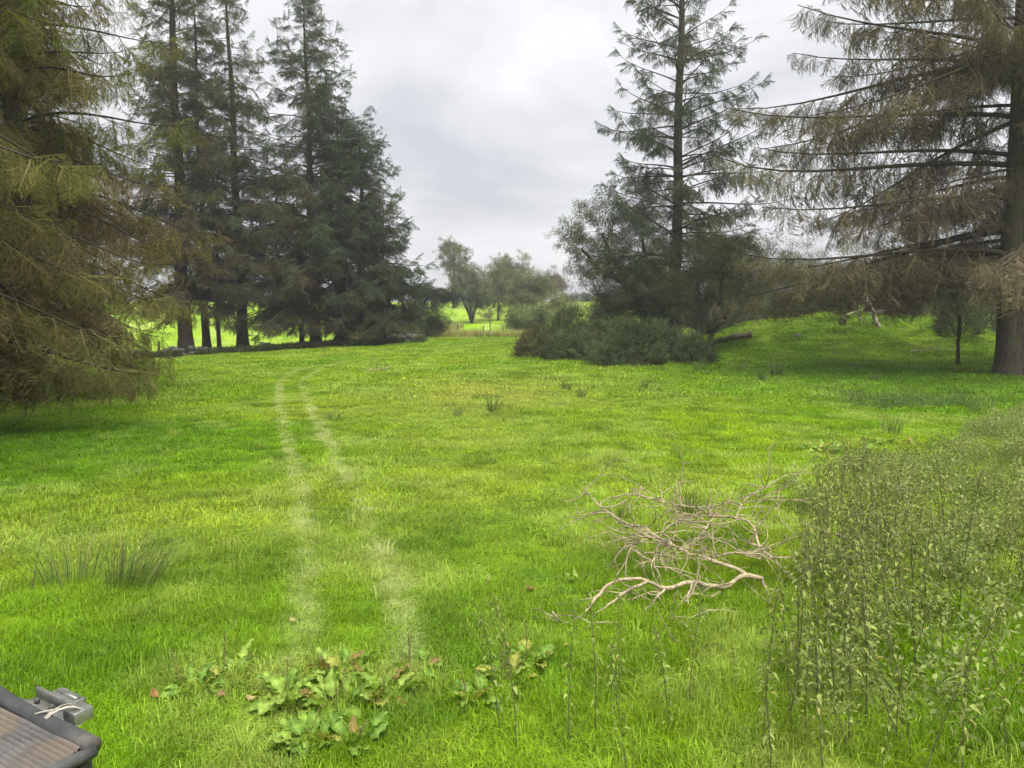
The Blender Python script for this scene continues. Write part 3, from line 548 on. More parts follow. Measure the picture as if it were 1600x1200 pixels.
# ---------------------------------------------------------------- broadleaf trees
def broadleaf():
    dk = ((.055, .075, .030), (.125, .145, .060))
    broad('hawthorn_tree', 'dark hawthorn with short forked trunk in front of the airy spruce', 'tree', (9.05, 34.4), [(0, 0, 3.7, 2.6, 2.3, 2.0), (1.4, 0, 3.9, 1.7, 1.6, 1.6), (-1.4, .2, 2.9, 1.7, 1.6, 1.2), (.9, 0, 2.2, 1.4, 1.4, .8)], 250, 31, LC_SM, *dk,
          trunks=[[(0, 0, -.15), (.02, 0, .6), (.0, 0, 1.1), (.35, 0, 2.2), (.5, 0, 3.6)], [(0, 0, .9), (-.3, .1, 1.7), (-.7, .1, 3.2)], [(.05, 0, 1.0), (.7, 0, 1.8), (1.4, 0, 3.2)]], tr=.15, clusters=3, cs=.9, gap=.45)
    broad('hawthorn_tree', 'dark round-headed thorn tree with leaning trunk beside the gorse', 'tree', (7.5, 36.9), [(-1.7, 0, 3.4, 2.0, 1.9, 1.9), (-2.3, 0, 2.3, 1.5, 1.5, 1.2), (-.4, 0, 2.6, 1.5, 1.5, 1.3)], 210, 32, LC_SM, (.050, .070, .030), (.105, .125, .058),
          trunks=[[(0, 0, -.15), (-.25, 0, .6), (-.8, 0, 1.4), (-1.5, 0, 2.8)], [(-.2, 0, .5), (.0, .1, 1.6), (-.3, .2, 3.0)]], tr=.24, clusters=4, cs=.95, gap=.40)
    broad('alder_tree', 'loose grey-leaved tree leaning out left of the airy spruce', 'tree', (7.0, 39.4), [(-1.9, 0, 5.9, 2.0, 1.8, 1.9), (-3.7, 0, 5.6, 1.3, 1.3, 1.6), (-3.0, 0, 4.0, 1.5, 1.4, 1.4), (-.4, 0, 6.3, 1.6, 1.6, 1.5), (-3.0, 0, 7.2, 1.0, 1, .9)], 210, 33, LC_BIG, (.085, .105, .065), (.17, .195, .12),
          trunks=[[(0, 0, -.15), (-.2, 0, 1.2), (-.6, 0, 2.6), (-1.6, 0, 4.2), (-2.4, 0, 5.8)], [(-.4, 0, 2.0), (0, 0, 3.6), (-.3, 0, 5.6)], [(-1.0, 0, 3.2), (-2.4, 0, 3.9), (-3.4, 0, 5.0)]], tr=.17, clusters=3, cs=.85, gap=.5)
    # scrub behind the mound
    sc = [(8.9, 46, 5.2, 2.3, 'tall olive willow scrub behind the hawthorn trunk', 0), (11.9, 45.5, 4.6, 2.1, 'grey-green willow bush rising behind the mossy log', 1), (14.4, 47, 5.0, 2.4, 'brownish scrub bush behind the crown of the mound', 2),
          (17.4, 45.5, 4.2, 2.2, 'dark scrub bush behind the broken birch', 0), (20.6, 46, 4.8, 2.5, 'olive scrub bush behind the white dead branch', 2), (23.8, 44.5, 5.0, 2.3, 'yellowish bush seen past the slim sapling', 1), (27.5, 43, 5.2, 2.6, 'dense bush behind the twin trunk', 0),
          (10.5, 42.0, 2.2, 1.6, 'low grey willow bush just behind the mossy log', 3), (13.2, 43.6, 2.2, 1.6, 'low silvery willow bush on the back of the mound', 3), (22.2, 38.0, 2.0, 1.5, 'low grey-leaved bush by the slim sapling', 3), (24.6, 36.5, 2.2, 1.5, 'low grey-leaved bush beside the twin trunk', 3),
          (19.6, 39.2, 1.5, 1.1, 'small russet bush on the far side of the mound', 4)]
    cols = [((.06, .075, .030), (.13, .145, .055)), ((.09, .11, .05), (.20, .215, .09)), ((.09, .085, .040), (.17, .155, .07)), ((.085, .10, .06), (.19, .21, .13)), ((.10, .06, .04), (.19, .12, .085))]
    for i, (x, y, h, w, lb, c) in enumerate(sc):
        h *= 1.22 if h > 3 else 1
        broad('willow_bush', lb, 'bush', (x, y), [(0, 0, h * .55, w, w * .8, h * .46), (w * .4, 0, h * .4, w * .7, w * .7, h * .38), (-w * .45, 0, h * .36, w * .7, w * .7, h * .34)], 110 if h > 3 else 70, 40 + i, LC_WIL, *cols[c],
              trunks=[[(.1 * k, 0, -.1), (.25 * k, .1, h * .25), (.5 * k, .1, h * .5)] for k in (-1, 0, 1)], tr=.05, clusters=6, cs=1.15 if h > 3 else .8, gap=.32, spread=.45, group='scrub behind the mound', rtip=.005)
    broad('sapling', 'slim bare-stemmed sapling between the mound and the twin trunk', 'tree', (17.0, 28.6), [(-.2, 0, 4.2, 1.3, 1.2, 1.3), (.5, 0, 3.2, 1.1, 1.0, .9)], 46, 61, LC_SM, (.09, .10, .035), (.18, .18, .07),
          trunks=[[(0, 0, -.1), (-.12, 0, .8), (-.10, 0, 1.8), (-.35, 0, 3.0), (-.3, 0, 4.2)]], tr=.075, clusters=2, cs=.7)
    # trees and bushes on the hillside
    hz = 'trees on the far hillside'
    broad('hawthorn_tree', 'dark rounded hawthorn on the far hillside with its trunk showing', 'tree', (-4.34, 81.6), [(0, 0, 3.7, 2.6, 2.3, 1.9), (-.6, 0, 4.2, 1.9, 1.6, 1.3), (.7, 0, 2.6, 1.6, 1.4, 1.3)], 260, 71, LC_FAR, (.075, .095, .05), (.15, .17, .085),
          trunks=[[(0, 0, -.2), (.05, 0, .8), (-.3, 0, 2.4)], [(0, 0, .5), (.5, 0, 1.8), (1.0, 0, 3.2)], [(0, 0, .4), (-.6, 0, 1.8), (-1.4, 0, 3.4)]], tr=.22, clusters=3, cs=.8, gap=.40, group=hz)
    broad('ash_tree', 'tall leafy ash top rising behind the rounded hillside hawthorn', 'tree', (-8.6, 112), [(0, 0, 7.4, 2.6, 2.4, 2.4), (1.2, 0, 5.4, 2.2, 2, 2.0), (-.6, 0, 8.8, 1.6, 1.5, 1.3), (2.6, 0, 4.8, 1.7, 1.6, 1.6)], 230, 72, LC_FAR, (.09, .11, .055), (.18, .20, .10),
          trunks=[[(0, 0, -.2), (0, 0, 2.5), (.1, 0, 5.0), (0, 0, 7.5)]], tr=.25, clusters=3, cs=.95, gap=.45, group=hz)
    broad('hawthorn_tree', 'olive hillside thorn tree squeezed between the dark hawthorn and the upright willow', 'tree', (-1.6, 86), [(0, 0, 3.4, 2.6, 1.8, 1.9), (.3, 0, 4.6, 1.9, 1.4, 1.5), (1.0, 0, 2.2, 1.9, 1.4, 1.2), (-1.6, 0, 3.0, 1.6, 1.4, 1.4)], 260, 73, LC_FAR, (.09, .11, .045), (.19, .20, .085),
          trunks=[[(0, 0, -.2), (.1, 0, 1.2), (0, 0, 3.2)]], tr=.18, clusters=3, cs=.85, gap=.42, group=hz)
    broad('willow_tree', 'upright many-stemmed willow on the hillside above the gorse', 'tree', (1.9, 79), [(0, 0, 3.6, 2.3, 2.0, 1.9), (-.8, 0, 2.5, 1.7, 1.6, 1.5), (1.1, 0, 4.0, 1.5, 1.4, 1.5)], 210, 74, LC_FWL, (.10, .12, .06), (.21, .23, .115),
          trunks=[[(.08 * k, 0, -.2), (.25 * k, 0, 1.2), (.6 * k, 0, 3.4)] for k in (-2, -1, 0, 1, 2)], tr=.08, clusters=3, cs=.8, gap=.4, group=hz)
    broad('ash_tree', 'pale feathery tree tops showing over the hillside willow', 'tree', (.6, 104), [(-1.6, 0, 6.0, 1.9, 1.6, 1.9), (1.2, 0, 6.2, 1.2, 1.2, 2.2), (0, 0, 4.0, 2.2, 1.8, 1.6)], 170, 75, LC_FAR, (.09, .105, .05), (.19, .20, .10),
          trunks=[[(0, 0, -.2), (0, 0, 2.4), (.2, 0, 5.0)]], tr=.2, clusters=3, cs=.95, gap=.5, group=hz)
    broad('rowan_tree', 'small reddish tree on the skyline right of the hillside willow', 'tree', (6.9, 124), [(0, 0, 3.1, 2.0, 1.8, 1.7), (-1.4, 0, 4.0, 1.2, 1.2, 1.3)], 80, 76, LC_FAR, (.10, .075, .045), (.20, .16, .09), trunks=[[(0, 0, -.2), (0, 0, 1.2), (0, 0, 2.8)]], tr=.16, clusters=4, cs=1.1, group=hz)
    broad('thorn_tree', 'tiny bare-stemmed thorn tree by the fence posts beyond the crest', 'tree', (-1.75, 60.6), [(0, 0, 1.75, .95, .8, .35)], 36, 77, LC_FAR, (.12, .12, .06), (.25, .24, .13), trunks=[[(0, 0, -.1), (.02, 0, .6), (-.03, 0, 1.3)]], tr=.07, clusters=1, cs=.5, spread=.15, group=hz)
    broad('willow_bush', 'bright yellow-green bush on the slope between willow and gorse', 'bush', (4.6, 73), [(0, 0, 1.5, 1.7, 1.4, 1.4), (-1.5, 0, .9, 1.3, 1.2, .9)], 70, 78, LC_FWL, (.14, .17, .06), (.26, .30, .12), trunks=[[(0, 0, -.1), (0, 0, .6), (.1, 0, 1.3)]], tr=.05, clusters=4, group=hz)
    broad('willow_bush', 'low green bush at the foot of the hillside willow', 'bush', (.6, 66), [(0, 0, .8, 1.7, 1.2, .9), (1.8, 0, .9, 1.2, 1, .9)], 60, 79, LC_FWL, (.10, .13, .045), (.20, .24, .09), trunks=[[(0, 0, -.1), (0, 0, .4), (.1, 0, .9)]], tr=.05, clusters=4, group=hz)
    broad('willow_bush', 'bright leafy bush at the edge of the dark thorn tree', 'bush', (8.0, 68), [(0, 0, 1.3, 1.5, 1.3, 1.2)], 50, 80, LC_FWL, (.16, .20, .05), (.30, .34, .10), trunks=[[(0, 0, -.1), (0, 0, .4), (.1, 0, .9)]], tr=.05, clusters=4, group=hz)
    for i, (x, y, w, lb) in enumerate([(11.6, 148, 1.9, 'leftmost dark bush of the far skyline hedge'), (14.4, 149, 1.6, 'middle dark bush of the far skyline hedge'), (17.2, 148, 1.8, 'right dark bush of the far skyline hedge')]):
        broad('hedge_bush', lb, 'bush', (x, y), [(0, 0, .7, w, 1.2, .8)], 40, 85 + i, LC_FAR, (.045, .06, .025), (.09, .10, .045), trunks=[[(0, 0, -.1), (0, 0, .3), (.1, 0, .7)]], tr=.05, clusters=4, group='far skyline hedge')
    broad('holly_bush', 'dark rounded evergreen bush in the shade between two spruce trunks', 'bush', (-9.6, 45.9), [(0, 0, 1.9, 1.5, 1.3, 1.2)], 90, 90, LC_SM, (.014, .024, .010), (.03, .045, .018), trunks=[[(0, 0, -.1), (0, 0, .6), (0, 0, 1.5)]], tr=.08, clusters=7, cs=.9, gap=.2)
    broad('holly_bush', 'low dark bush at the end of the spruce row below its last boughs', 'bush', (-5.9, 52.5), [(0, 0, 1.0, 1.5, 1.2, .9), (-1.2, 0, 1.4, 1.0, .9, 1.0)], 90, 91, LC_SM, (.022, .034, .014), (.055, .07, .03), trunks=[[(0, 0, -.1), (0, 0, .4), (0, 0, 1.0)]], tr=.07, clusters=6, gap=.25)
    broad('ivy_tree', 'ivy-draped leaning tree arching at the end of the spruce row', 'tree', (-7.6, 62), [(.3, 0, 3.4, 1.0, .8, .6), (1.7, 0, 3.3, 1.1, .7, .5), (2.6, 0, 2.9, .7, .6, .6), (.2, 0, 2.2, .35, .4, 1.0), (1.3, 0, 2.4, .25, .3, .8)], 120, 92, LC_FAR, (.028, .042, .022), (.06, .075, .036),
          trunks=[[(0, 0, -.1), (.1, 0, 1.6), (.6, 0, 3.1), (1.8, 0, 3.4), (2.7, 0, 3.0)]], tr=.14, clusters=5, cs=.6, gap=.2, spread=.2)
broadleaf()
# ---------------------------------------------------------------- gorse
def shoot(name, ln, needle, nw, seed, br=7):
    r = np.random.default_rng(seed); g = Geo(); segs = [(np.zeros(3), np.array([1, 0, 0.]), ln)]
    for k in range(br):
        t = r.uniform(.1, .75); d = np.array([1, *r.normal(0, .55, 2)]); d /= np.linalg.norm(d); segs.append((np.array([t * ln, 0, 0]), d, ln * r.uniform(.3, .6)))
    for b, d, l in segs:
        g.tube(np.array([b, b + d * l]), [.004, .002], 3, 1, .5, False); n = int(l / .012); u = r.uniform(0, 1, n)[:, None]; B = b + d * l * u; w = r.normal(0, 1, (n, 3)); w -= (w @ d)[:, None] * d; w /= np.linalg.norm(w, axis=1)[:, None]
        tip = B + (d * .6 + w * .8) * needle * r.uniform(.6, 1.2, (n, 1)); sd = np.cross(w, d); V = np.stack([B - sd * nw / 2, B + sd * nw / 2, tip], 1).reshape(-1, 3); g.add(V, np.arange(3 * n).reshape(-1, 3), 0, np.repeat(r.uniform(0, 1, n), 3))
    return proto(name, g, [M_NEEDLE, M_TWIG])
SHOOT = [shoot('gorse_shoot', .45, .05, .014, 90 + k) for k in range(4)]
def gorse(label, xy, rx, ry, h, seed, n, c0=(.085, .125, .055), c1=(.185, .235, .115)):
    r = np.random.default_rng(seed); x0, y0 = xy; z0 = gz(x0, y0); root = thing('gorse_bush', label, 'bush', (x0, y0, z0), 0, 'gorse bushes in the field')
    g = Geo()
    for k in range(6): a = r.uniform(0, 6.28); g.tube([(0, 0, -.1), (.25 * rx * np.cos(a), .25 * ry * np.sin(a), h * .3), (.5 * rx * np.cos(a), .5 * ry * np.sin(a), h * .55)], [.04, .03, .015], 5)
    g.build('stem', M_BARK2, root)
    d = r.normal(0, 1, (n, 3)); d[:, 2] = np.abs(d[:, 2]); d /= np.linalg.norm(d, axis=1)[:, None]
    lump = .72 + .42 * vnoise(d[:, 0] * 3.2 + seed, d[:, 1] * 3.2 + d[:, 2] * 3.0, seed) + .12 * vnoise(d[:, 0] * 9, d[:, 1] * 9 + d[:, 2] * 9, seed + 1)
    rr = lump * r.uniform(.55, 1, n) ** .5; P = d * rr[:, None] * [rx, ry, h * .88] ; P[:, 2] = np.maximum(P[:, 2], .05)
    X = d + r.normal(0, .45, (n, 3)); X[:, 2] += .55
    t = mixc(c0, c1, np.clip(.35 * r.uniform(0, 1, n) + .9 * (vnoise(P[:, 0] * 2.5, P[:, 2] * 2.5 + P[:, 1], seed + 2) - .2), 0, 1)); br = r.uniform(0, 1, n) < .06; t[br] = (.16, .12, .07)
    scatter('crown', P, basis_euler(X, r.normal(0, 1, (n, 3))), r.uniform(.6, 1.1, n), t, SHOOT, root)
gorse('gorse bush with bare brown twigs at the near-left end of the clump', (1.0, 32.3), .85, .8, 1.12, 1, 420, (.085, .095, .045), (.18, .18, .08))
gorse('tall rounded gorse bush, left of the two crests of the clump', (2.5, 33.2), 1.25, 1.1, 2.06, 2, 950)
gorse('tall gorse bush at the back under the dark thorn tree', (4.4, 36.2), 1.25, 1.1, 2.06, 3, 800)
gorse('wide low gorse bush in front of the two tall ones', (2.6, 30.6), 1.2, .95, 1.24, 4, 750)
gorse('biggest foremost gorse bush of the clump', (4.35, 28.2), 1.25, 1.05, 1.71, 5, 1050)
gorse('gorse bush filling the middle of the clump', (3.9, 31.6), 1.35, 1.0, 1.65, 6, 850)
gorse('gorse bush right of the foremost one, by the leaning thorn trunk', (5.75, 30.4), 1.2, 1.0, 1.59, 7, 850)
gorse('small separate gorse bush in front of the hawthorn trunk', (7.05, 29.2), .75, .65, 1.00, 8, 380)
gorse('dark low gorse bush below the slope of the mound', (20.3, 34.6), .9, .8, 1.18, 9, 400)
# ---------------------------------------------------------------- old stone wall, posts
def blob(seed, n=2):
    r = np.random.default_rng(seed); import bmesh
    bm = bmesh.new(); bmesh.ops.create_icosphere(bm, subdivisions=n, radius=1)
    for v in bm.verts:
        p = np.array(v.co); k = .78 + .35 * float(vnoise(p[0] * 1.7 + seed * 3, p[1] * 1.7 + p[2] * 2.1, seed)) ; v.co = Vector(p * k)
    for v in bm.verts:
        for ax, lim in ((2, .72), (0, .86)):
            c = v.co[ax]; v.co[ax] = max(-lim, min(lim, c))
    me = bpy.data.meshes.new('stone'); bm.to_mesh(me); bm.free(); me.materials.append(M_STONE); return me
STONES = [blob(k) for k in range(5)]
def stone_wall():
    r = np.random.default_rng(5); w = thing('stone_wall', 'tumbled mossy drystone wall running under the row of spruces', 'wall', (-14, 42.3, gz(-14, 42.3)))
    path = dense([(-23, 40.6), (-20.5, 41.2), (-18, 42.4), (-15, 42.9), (-12, 42.9), (-9.5, 43.3), (-7, 43.9), (-5.4, 44.5)], .34)
    for i, (x, y) in enumerate(path):
        for lay in range(2 if vnoise(x * .5, 3, 9) > .42 else 1):
            s = r.uniform(.16, .30) * (1 - .15 * lay); xx = x + r.normal(0, .06); yy = y + r.normal(0, .14)
            o = link('stone', STONES[r.integers(5)], w); o.location = (xx + 14, yy - 42.3, gz(xx, yy) - w.location.z + s * .5 + lay * .3); o.scale = (s * r.uniform(1, 1.5), s * r.uniform(.8, 1.2), s * r.uniform(.7, 1)); o.rotation_euler = (r.uniform(-.3, .3), r.uniform(-.3, .3), r.uniform(0, 6))
stone_wall()
M_POST = noise_mat('weathered_post', (.07, .06, .05), (.17, .15, .12), 18, .95, .4, stretch=(1, 1, .2))
def post(label, x, y, h, r_, lean=(0, 0)):
    g = Geo(); g.tube([(0, 0, -.2), (lean[0] * .5, lean[1] * .5, h * .5), (lean[0], lean[1], h - .03), (lean[0], lean[1], h)], [r_, r_ * .98, r_ * .95, r_ * .6], 8)
    o = g.build('fence_post', M_POST, None, True, (x, y, gz(x, y))); tag(o, label, 'post', 'old wooden fence posts')
post('short dark wooden post at the left end of the stone wall', -19.2, 41.0, .95, .07, (.05, 0))
post('fence post left of the tiny thorn tree, in the bleached grass', -4.4, 61, 1.0, .06, (.03, 0))
post('fence post nearest the tiny thorn tree', -2.3, 60.7, .85, .055)
post('fence post right of the tiny thorn tree', -.7, 60.6, .9, .055, (-.03, 0))
def undergrowth():
    # brambles and coarse weeds along the foot of the wall
    n = 1300; x = rng.uniform(-21, -5.2, n); yc = np.interp(x, [-23, -20.5, -18, -15, -12, -9.5, -7, -5.4], [40.6, 41.2, 42.4, 42.9, 42.9, 43.3, 43.9, 44.5]); y = yc - rng.uniform(-.4, 1.0, n)
    keep = fbm(x / 1.2, y / 1.2, 77, 2) > .42; x, y = x[keep], y[keep]
    t = mixc((.045, .07, .018), (.12, .15, .04), rng.uniform(0, 1, len(x))); rot = np.stack([rng.normal(0, .3, len(x)), rng.normal(0, .3, len(x)), rng.uniform(0, 6, len(x))], 1)
    o = scatter('undergrowth', np.stack([x, y, ground_z(x, y) + .12], 1), rot, rng.uniform(.6, 1.1, len(x)), t, LC_BIG); tag(o, 'bramble and coarse weeds along the foot of the stone wall', 'undergrowth')
    # dark low nettle patch in the shade at the right
    n = 170; x = rng.normal(9.7, 1.0, n); y = rng.normal(17.9, .55, n)
    t = mixc((.09, .17, .035), (.17, .26, .06), rng.uniform(0, 1, n)); rot = np.stack([rng.normal(0, .3, n), rng.normal(0, .3, n), rng.uniform(0, 6, n)], 1)
    o = scatter('weed_patch', np.stack([x, y, ground_z(x, y) + .08], 1), rot, rng.uniform(.45, .75, n), t, LC_SM); tag(o, 'low dark weed patch in the shaded grass before the twin trunk', 'weed patch')
undergrowth()
# ---------------------------------------------------------------- fallen wood
def jag(P, n, amp, r):
    P = dense(P, .1) if len(P[0]) == 2 else P
    P = np.array(P, float); k = np.linspace(0, len(P) - 1, n); Q = np.stack([np.interp(k, np.arange(len(P)), P[:, i]) for i in range(3)], 1); Q[1:-1] += r.normal(0, amp, (n - 2, 3)); return Q
def log(name, label, pts, r0, r1, mat, seed, twigs=0, group=None):
    r = np.random.default_rng(seed); b = np.array(pts[0]); root = thing(name, label, 'log' if 'log' in name else 'branch', tuple(b), 0, group)
    q = jag(np.array(pts) - b, 14, r0 * .18, r); rad = np.linspace(r0, r1, 14) * r.uniform(.88, 1.12, 14); g = Geo(); g.tube(q, rad, 10)
    g.build('stem', mat, root, smooth=True)
    for k in range(twigs):
        i = r.integers(4, 13); d = r.normal(0, 1, 3); d[2] = abs(d[2]); d /= np.linalg.norm(d); l = r.uniform(.25, .7); t = Geo(); t.tube([q[i], q[i] + d * l * .5 + r.normal(0, .05, 3), q[i] + d * l + r.normal(0, .1, 3)], [r1 * .6, r1 * .4, r1 * .15], 5); t.build('twig', mat, root)
    return root
M_PALE = noise_mat('bleached_log', (.20, .17, .12), (.44, .38, .28), 10, .9, .4, c2=(.13, .115, .085), s2=3)
M_BIRCH = noise_mat('flaking_birch', (.30, .24, .19), (.55, .47, .39), 8, .85, .3, c2=(.14, .09, .065), s2=5)
log('fallen_log', 'short mossy log lying beside the hawthorn trunk', [(9.5, 36.2, gz(9.5, 36.2) + .12), (10.4, 36.0, gz(10.4, 36.0) + .20), (11.3, 35.7, gz(11.3, 35.7) + .22)], .17, .15, M_LOG, 1)
log('fallen_log', 'long pale fallen trunk lying along the top of the mound', [(14.2, 37.5, 1.78), (15.6, 37.9, 1.95), (17.4, 38.5, 2.10), (19.0, 38.8, 2.24)], .07, .11, M_PALE, 2, 4)
log('fallen_log', 'shorter grey pole resting across the pale fallen trunk', [(15.6, 37.2, 1.83), (16.6, 37.7, 2.10), (17.5, 38.2, 2.34)], .06, .07, M_PALE, 3, 3)
log('broken_birch_log', 'broken birch stem with peeling bark leaning out of the mound', [(17.2, 35.4, 1.40), (16.98, 35.5, 2.0), (16.75, 35.5, 2.6), (16.43, 35.6, 3.35)], .12, .055, M_BIRCH, 4, 5)
log('broken_birch_log', 'thinner broken stem just left of the leaning birch', [(16.6, 36, 1.5), (16.45, 36, 2.2), (16.13, 36, 3.0)], .06, .03, M_BIRCH, 5, 4)
log('fallen_branch', 'whitish dead branch lying on the grass left of the slim sapling', [(16.8, 32, .52), (17.1, 32, .66), (17.6, 32, .63), (17.83, 32, .79), (18.17, 32, .66), (18.9, 32, .70)], .035, .02, M_DEAD, 6, 6)
log('fallen_branch', 'thin twig lying on the grass right of the tyre tracks', [(-5.1, 26.0, .17), (-4.9, 26.3, .25), (-4.7, 26.7, .22), (-4.4, 27.2, .28)], .02, .012, M_DEAD, 7, 5)
log('tree_stump_log', 'small dark stump on the brow of the mound', [(15.85, 36.4, 1.6), (15.86, 36.4, 1.76), (15.87, 36.42, 1.92)], .17, .14, M_LOG, 8)
o = link('boulder', STONES[1], None, (13.23, 35.1, gz(13.23, 35.1) + .05)); o.scale = (.20, .17, .17); tag(o, 'small dark stone on the left flank of the mound', 'stone')
def fallen_pile():
    r = np.random.default_rng(77)
    def limb(label, mains, radii, twn, seed):
        r = np.random.default_rng(seed); b = np.array(mains[0][0]); root = thing('fallen_limb', label, 'branch', tuple(b), 0, 'bleached dead limbs piled by the nettles'); P0 = np.array([0, 0, 0])
        for i, (m, (ra, rb)) in enumerate(zip(mains, radii)):
            q = np.array(m, float); q = dense3(q, .05); q[1:-1] += r.normal(0, .004, q[1:-1].shape); L = len(q); q[:, 2] = np.maximum(q[:, 2], ground_z(q[:, 0], q[:, 1]) + rb + .005)
            g = Geo(); g.tube(q - b, np.linspace(ra, rb, L) * r.uniform(.85, 1.15, L), 8 if i == 0 else 6); g.build('limb' if i == 0 else 'side_branch', M_DEAD, root, smooth=True)
            tg = Geo()
            for k in range(twn if i else twn * 2):
                s = r.integers(int(L * .15), L); p = q[s]; d0 = q[min(s + 1, L - 1)] - q[max(s - 1, 0)]; d0 = d0 / (np.linalg.norm(d0) + 1e-9)
                stem = [p]; d = d0 * .5 + r.normal(0, .6, 3); d[2] = abs(d[2]) * .35 - .1; d /= np.linalg.norm(d); ln = r.uniform(.18, .62); n = 8; cv = r.normal(0, .22, 3)
                for j in range(n): d = d + cv * .5 + r.normal(0, .13, 3); d /= np.linalg.norm(d); stem.append(stem[-1] + d * ln / n)
                stem = np.array(stem); stem[:, 2] = np.maximum(stem[:, 2], ground_z(stem[:, 0], stem[:, 1]) + .01); tg.tube(stem - b, np.linspace(min(ra, .008) * .8, .0018, n + 1), 4, 0, .5, False)
                for c in range(2):
                    j = r.integers(2, n); d = stem[j] - stem[j - 1]; d = d / (np.linalg.norm(d) + 1e-9) + r.normal(0, .7, 3); d /= np.linalg.norm(d); l2 = ln * r.uniform(.25, .5); e = stem[j] + d * l2; mid = stem[j] + d * l2 * .5 + r.normal(0, .02, 3)
                    tg.tube(np.array([stem[j], mid, e]) - b, [.004, .003, .0014], 3, 0, .5, False)
            t = tg.build('twig_spray', M_DEAD, root); t['kind'] = 'stuff'
    A = [(1.96, 5.75, 0.13), (1.79, 5.7, 0.17), (1.61, 5.6, 0.12), (1.37, 5.6, 0.16), (1.15, 5.5, 0.15), (0.96, 5.5, 0.22), (0.76, 5.45, 0.22), (0.61, 5.35, 0.13), (0.48, 5.2, 0.04), (0.36, 5.1, 0.04), (0.28, 5.1, 0.13)]
    A2 = [(1.01, 5.5, 0.2), (0.86, 5.45, 0.15), (0.7, 5.3, 0.1), (0.59, 5.2, 0.07), (0.53, 5.05, 0.02)]; A3 = [(1.15, 5.5, 0.15), (1.01, 5.35, 0.08), (0.87, 5.2, 0.03)]
    A4 = [(1.59, 5.6, 0.08), (1.51, 5.5, 0.09), (1.35, 5.5, 0.1), (1.22, 5.35, 0.08), (1.08, 5.2, 0.04)]; A5 = [(1.38, 5.6, 0.15), (1.3, 5.4, 0.13), (1.3, 5.3, 0.08), (1.39, 5.2, 0.09), (1.32, 5.0, 0.04), (1.18, 4.9, 0.01)]
    D = [(1.96, 5.75, 0.13), (1.96, 5.6, 0.06), (1.92, 5.4, 0.02)]
    limb('thickest bleached dead limb lying lowest and nearest in the pile', [A, A2, A3, A4, A5, D], [(.021, .007), (.013, .005), (.012, .005), (.016, .005), (.009, .003), (.013, .006)], 5, 1)
    B = [(1.91, 5.8, 0.11), (1.8, 5.9, 0.16), (1.67, 6.0, 0.18), (1.54, 6.1, 0.2), (1.44, 6.15, 0.22), (1.33, 6.25, 0.27), (1.23, 6.3, 0.3), (1.15, 6.5, 0.34), (1.04, 6.5, 0.35), (0.91, 6.6, 0.4), (0.79, 6.8, 0.46), (0.68, 7.0, 0.55)]
    B2 = [(1.23, 6.3, 0.3), (1.1, 6.2, 0.3), (0.98, 6.1, 0.26)]; B3 = [(1.3, 6.25, 0.27), (1.19, 6.1, 0.24), (1.14, 5.9, 0.18)]; B4 = [(1.54, 6.1, 0.2), (1.7, 6.1, 0.2), (1.83, 6.1, 0.23), (1.96, 6.1, 0.21), (2.15, 6.1, 0.18)]
    limb('long bleached dead limb slanting up across the middle of the pile', [B, B2, B3, B4], [(.018, .005), (.008, .003), (.009, .004), (.010, .007)], 14, 2)
    C = [(2.15, 6.1, 0.18), (2.14, 6.4, 0.21), (2.14, 6.6, 0.32), (2.03, 6.7, 0.36), (1.85, 6.8, 0.34), (1.67, 6.9, 0.32), (1.5, 6.8, 0.29), (1.34, 6.6, 0.25)]
    C2 = [(1.82, 6.8, 0.35), (1.85, 7.0, 0.38), (1.72, 7.0, 0.38), (1.58, 7.1, 0.38), (1.41, 7.1, 0.42), (1.24, 7.2, 0.44)]; C3 = [(2.03, 6.7, 0.36), (2.15, 6.9, 0.45), (2.35, 7.0, 0.55), (2.52, 7.1, 0.6), (2.57, 7.1, 0.55), (2.42, 7.0, 0.45)]; C4 = [(1.85, 6.8, 0.34), (1.66, 6.5, 0.26), (1.45, 6.2, 0.22)]
    limb('arched bleached limb with tangled twigs on top of the pile', [C, C2, C3, C4], [(.013, .006), (.009, .003), (.007, .003), (.008, .004)], 17, 3)
    E = [(2.49, 6.2, 0.17), (2.78, 6.4, 0.18), (3.01, 6.3, 0.17), (3.49, 6.7, 0.2), (3.83, 6.8, 0.25)]
    limb('bleached limb half hidden among the nettle stalks', [E, [(2.78, 6.4, .18), (2.7, 6.1, .3), (2.62, 5.9, .5)]], [(.024, .012), (.012, .005)], 8, 4)
def dense3(P, step):
    P = np.vstack([2 * P[0] - P[1], P, 2 * P[-1] - P[-2]]); out = []
    for i in range(1, len(P) - 2):
        n = max(2, int(np.linalg.norm(P[i + 1] - P[i]) / step)); t = np.linspace(0, 1, n, endpoint=False)[:, None]; a, b, c, d = P[i - 1], P[i], P[i + 1], P[i + 2]
        out.append(.5 * ((2 * b) + (c - a) * t + (2 * a - 5 * b + 4 * c - d) * t ** 2 + (3 * b - a - 3 * c + d) * t ** 3))
    return np.vstack(out + [P[-2:-1]])
fallen_pile()
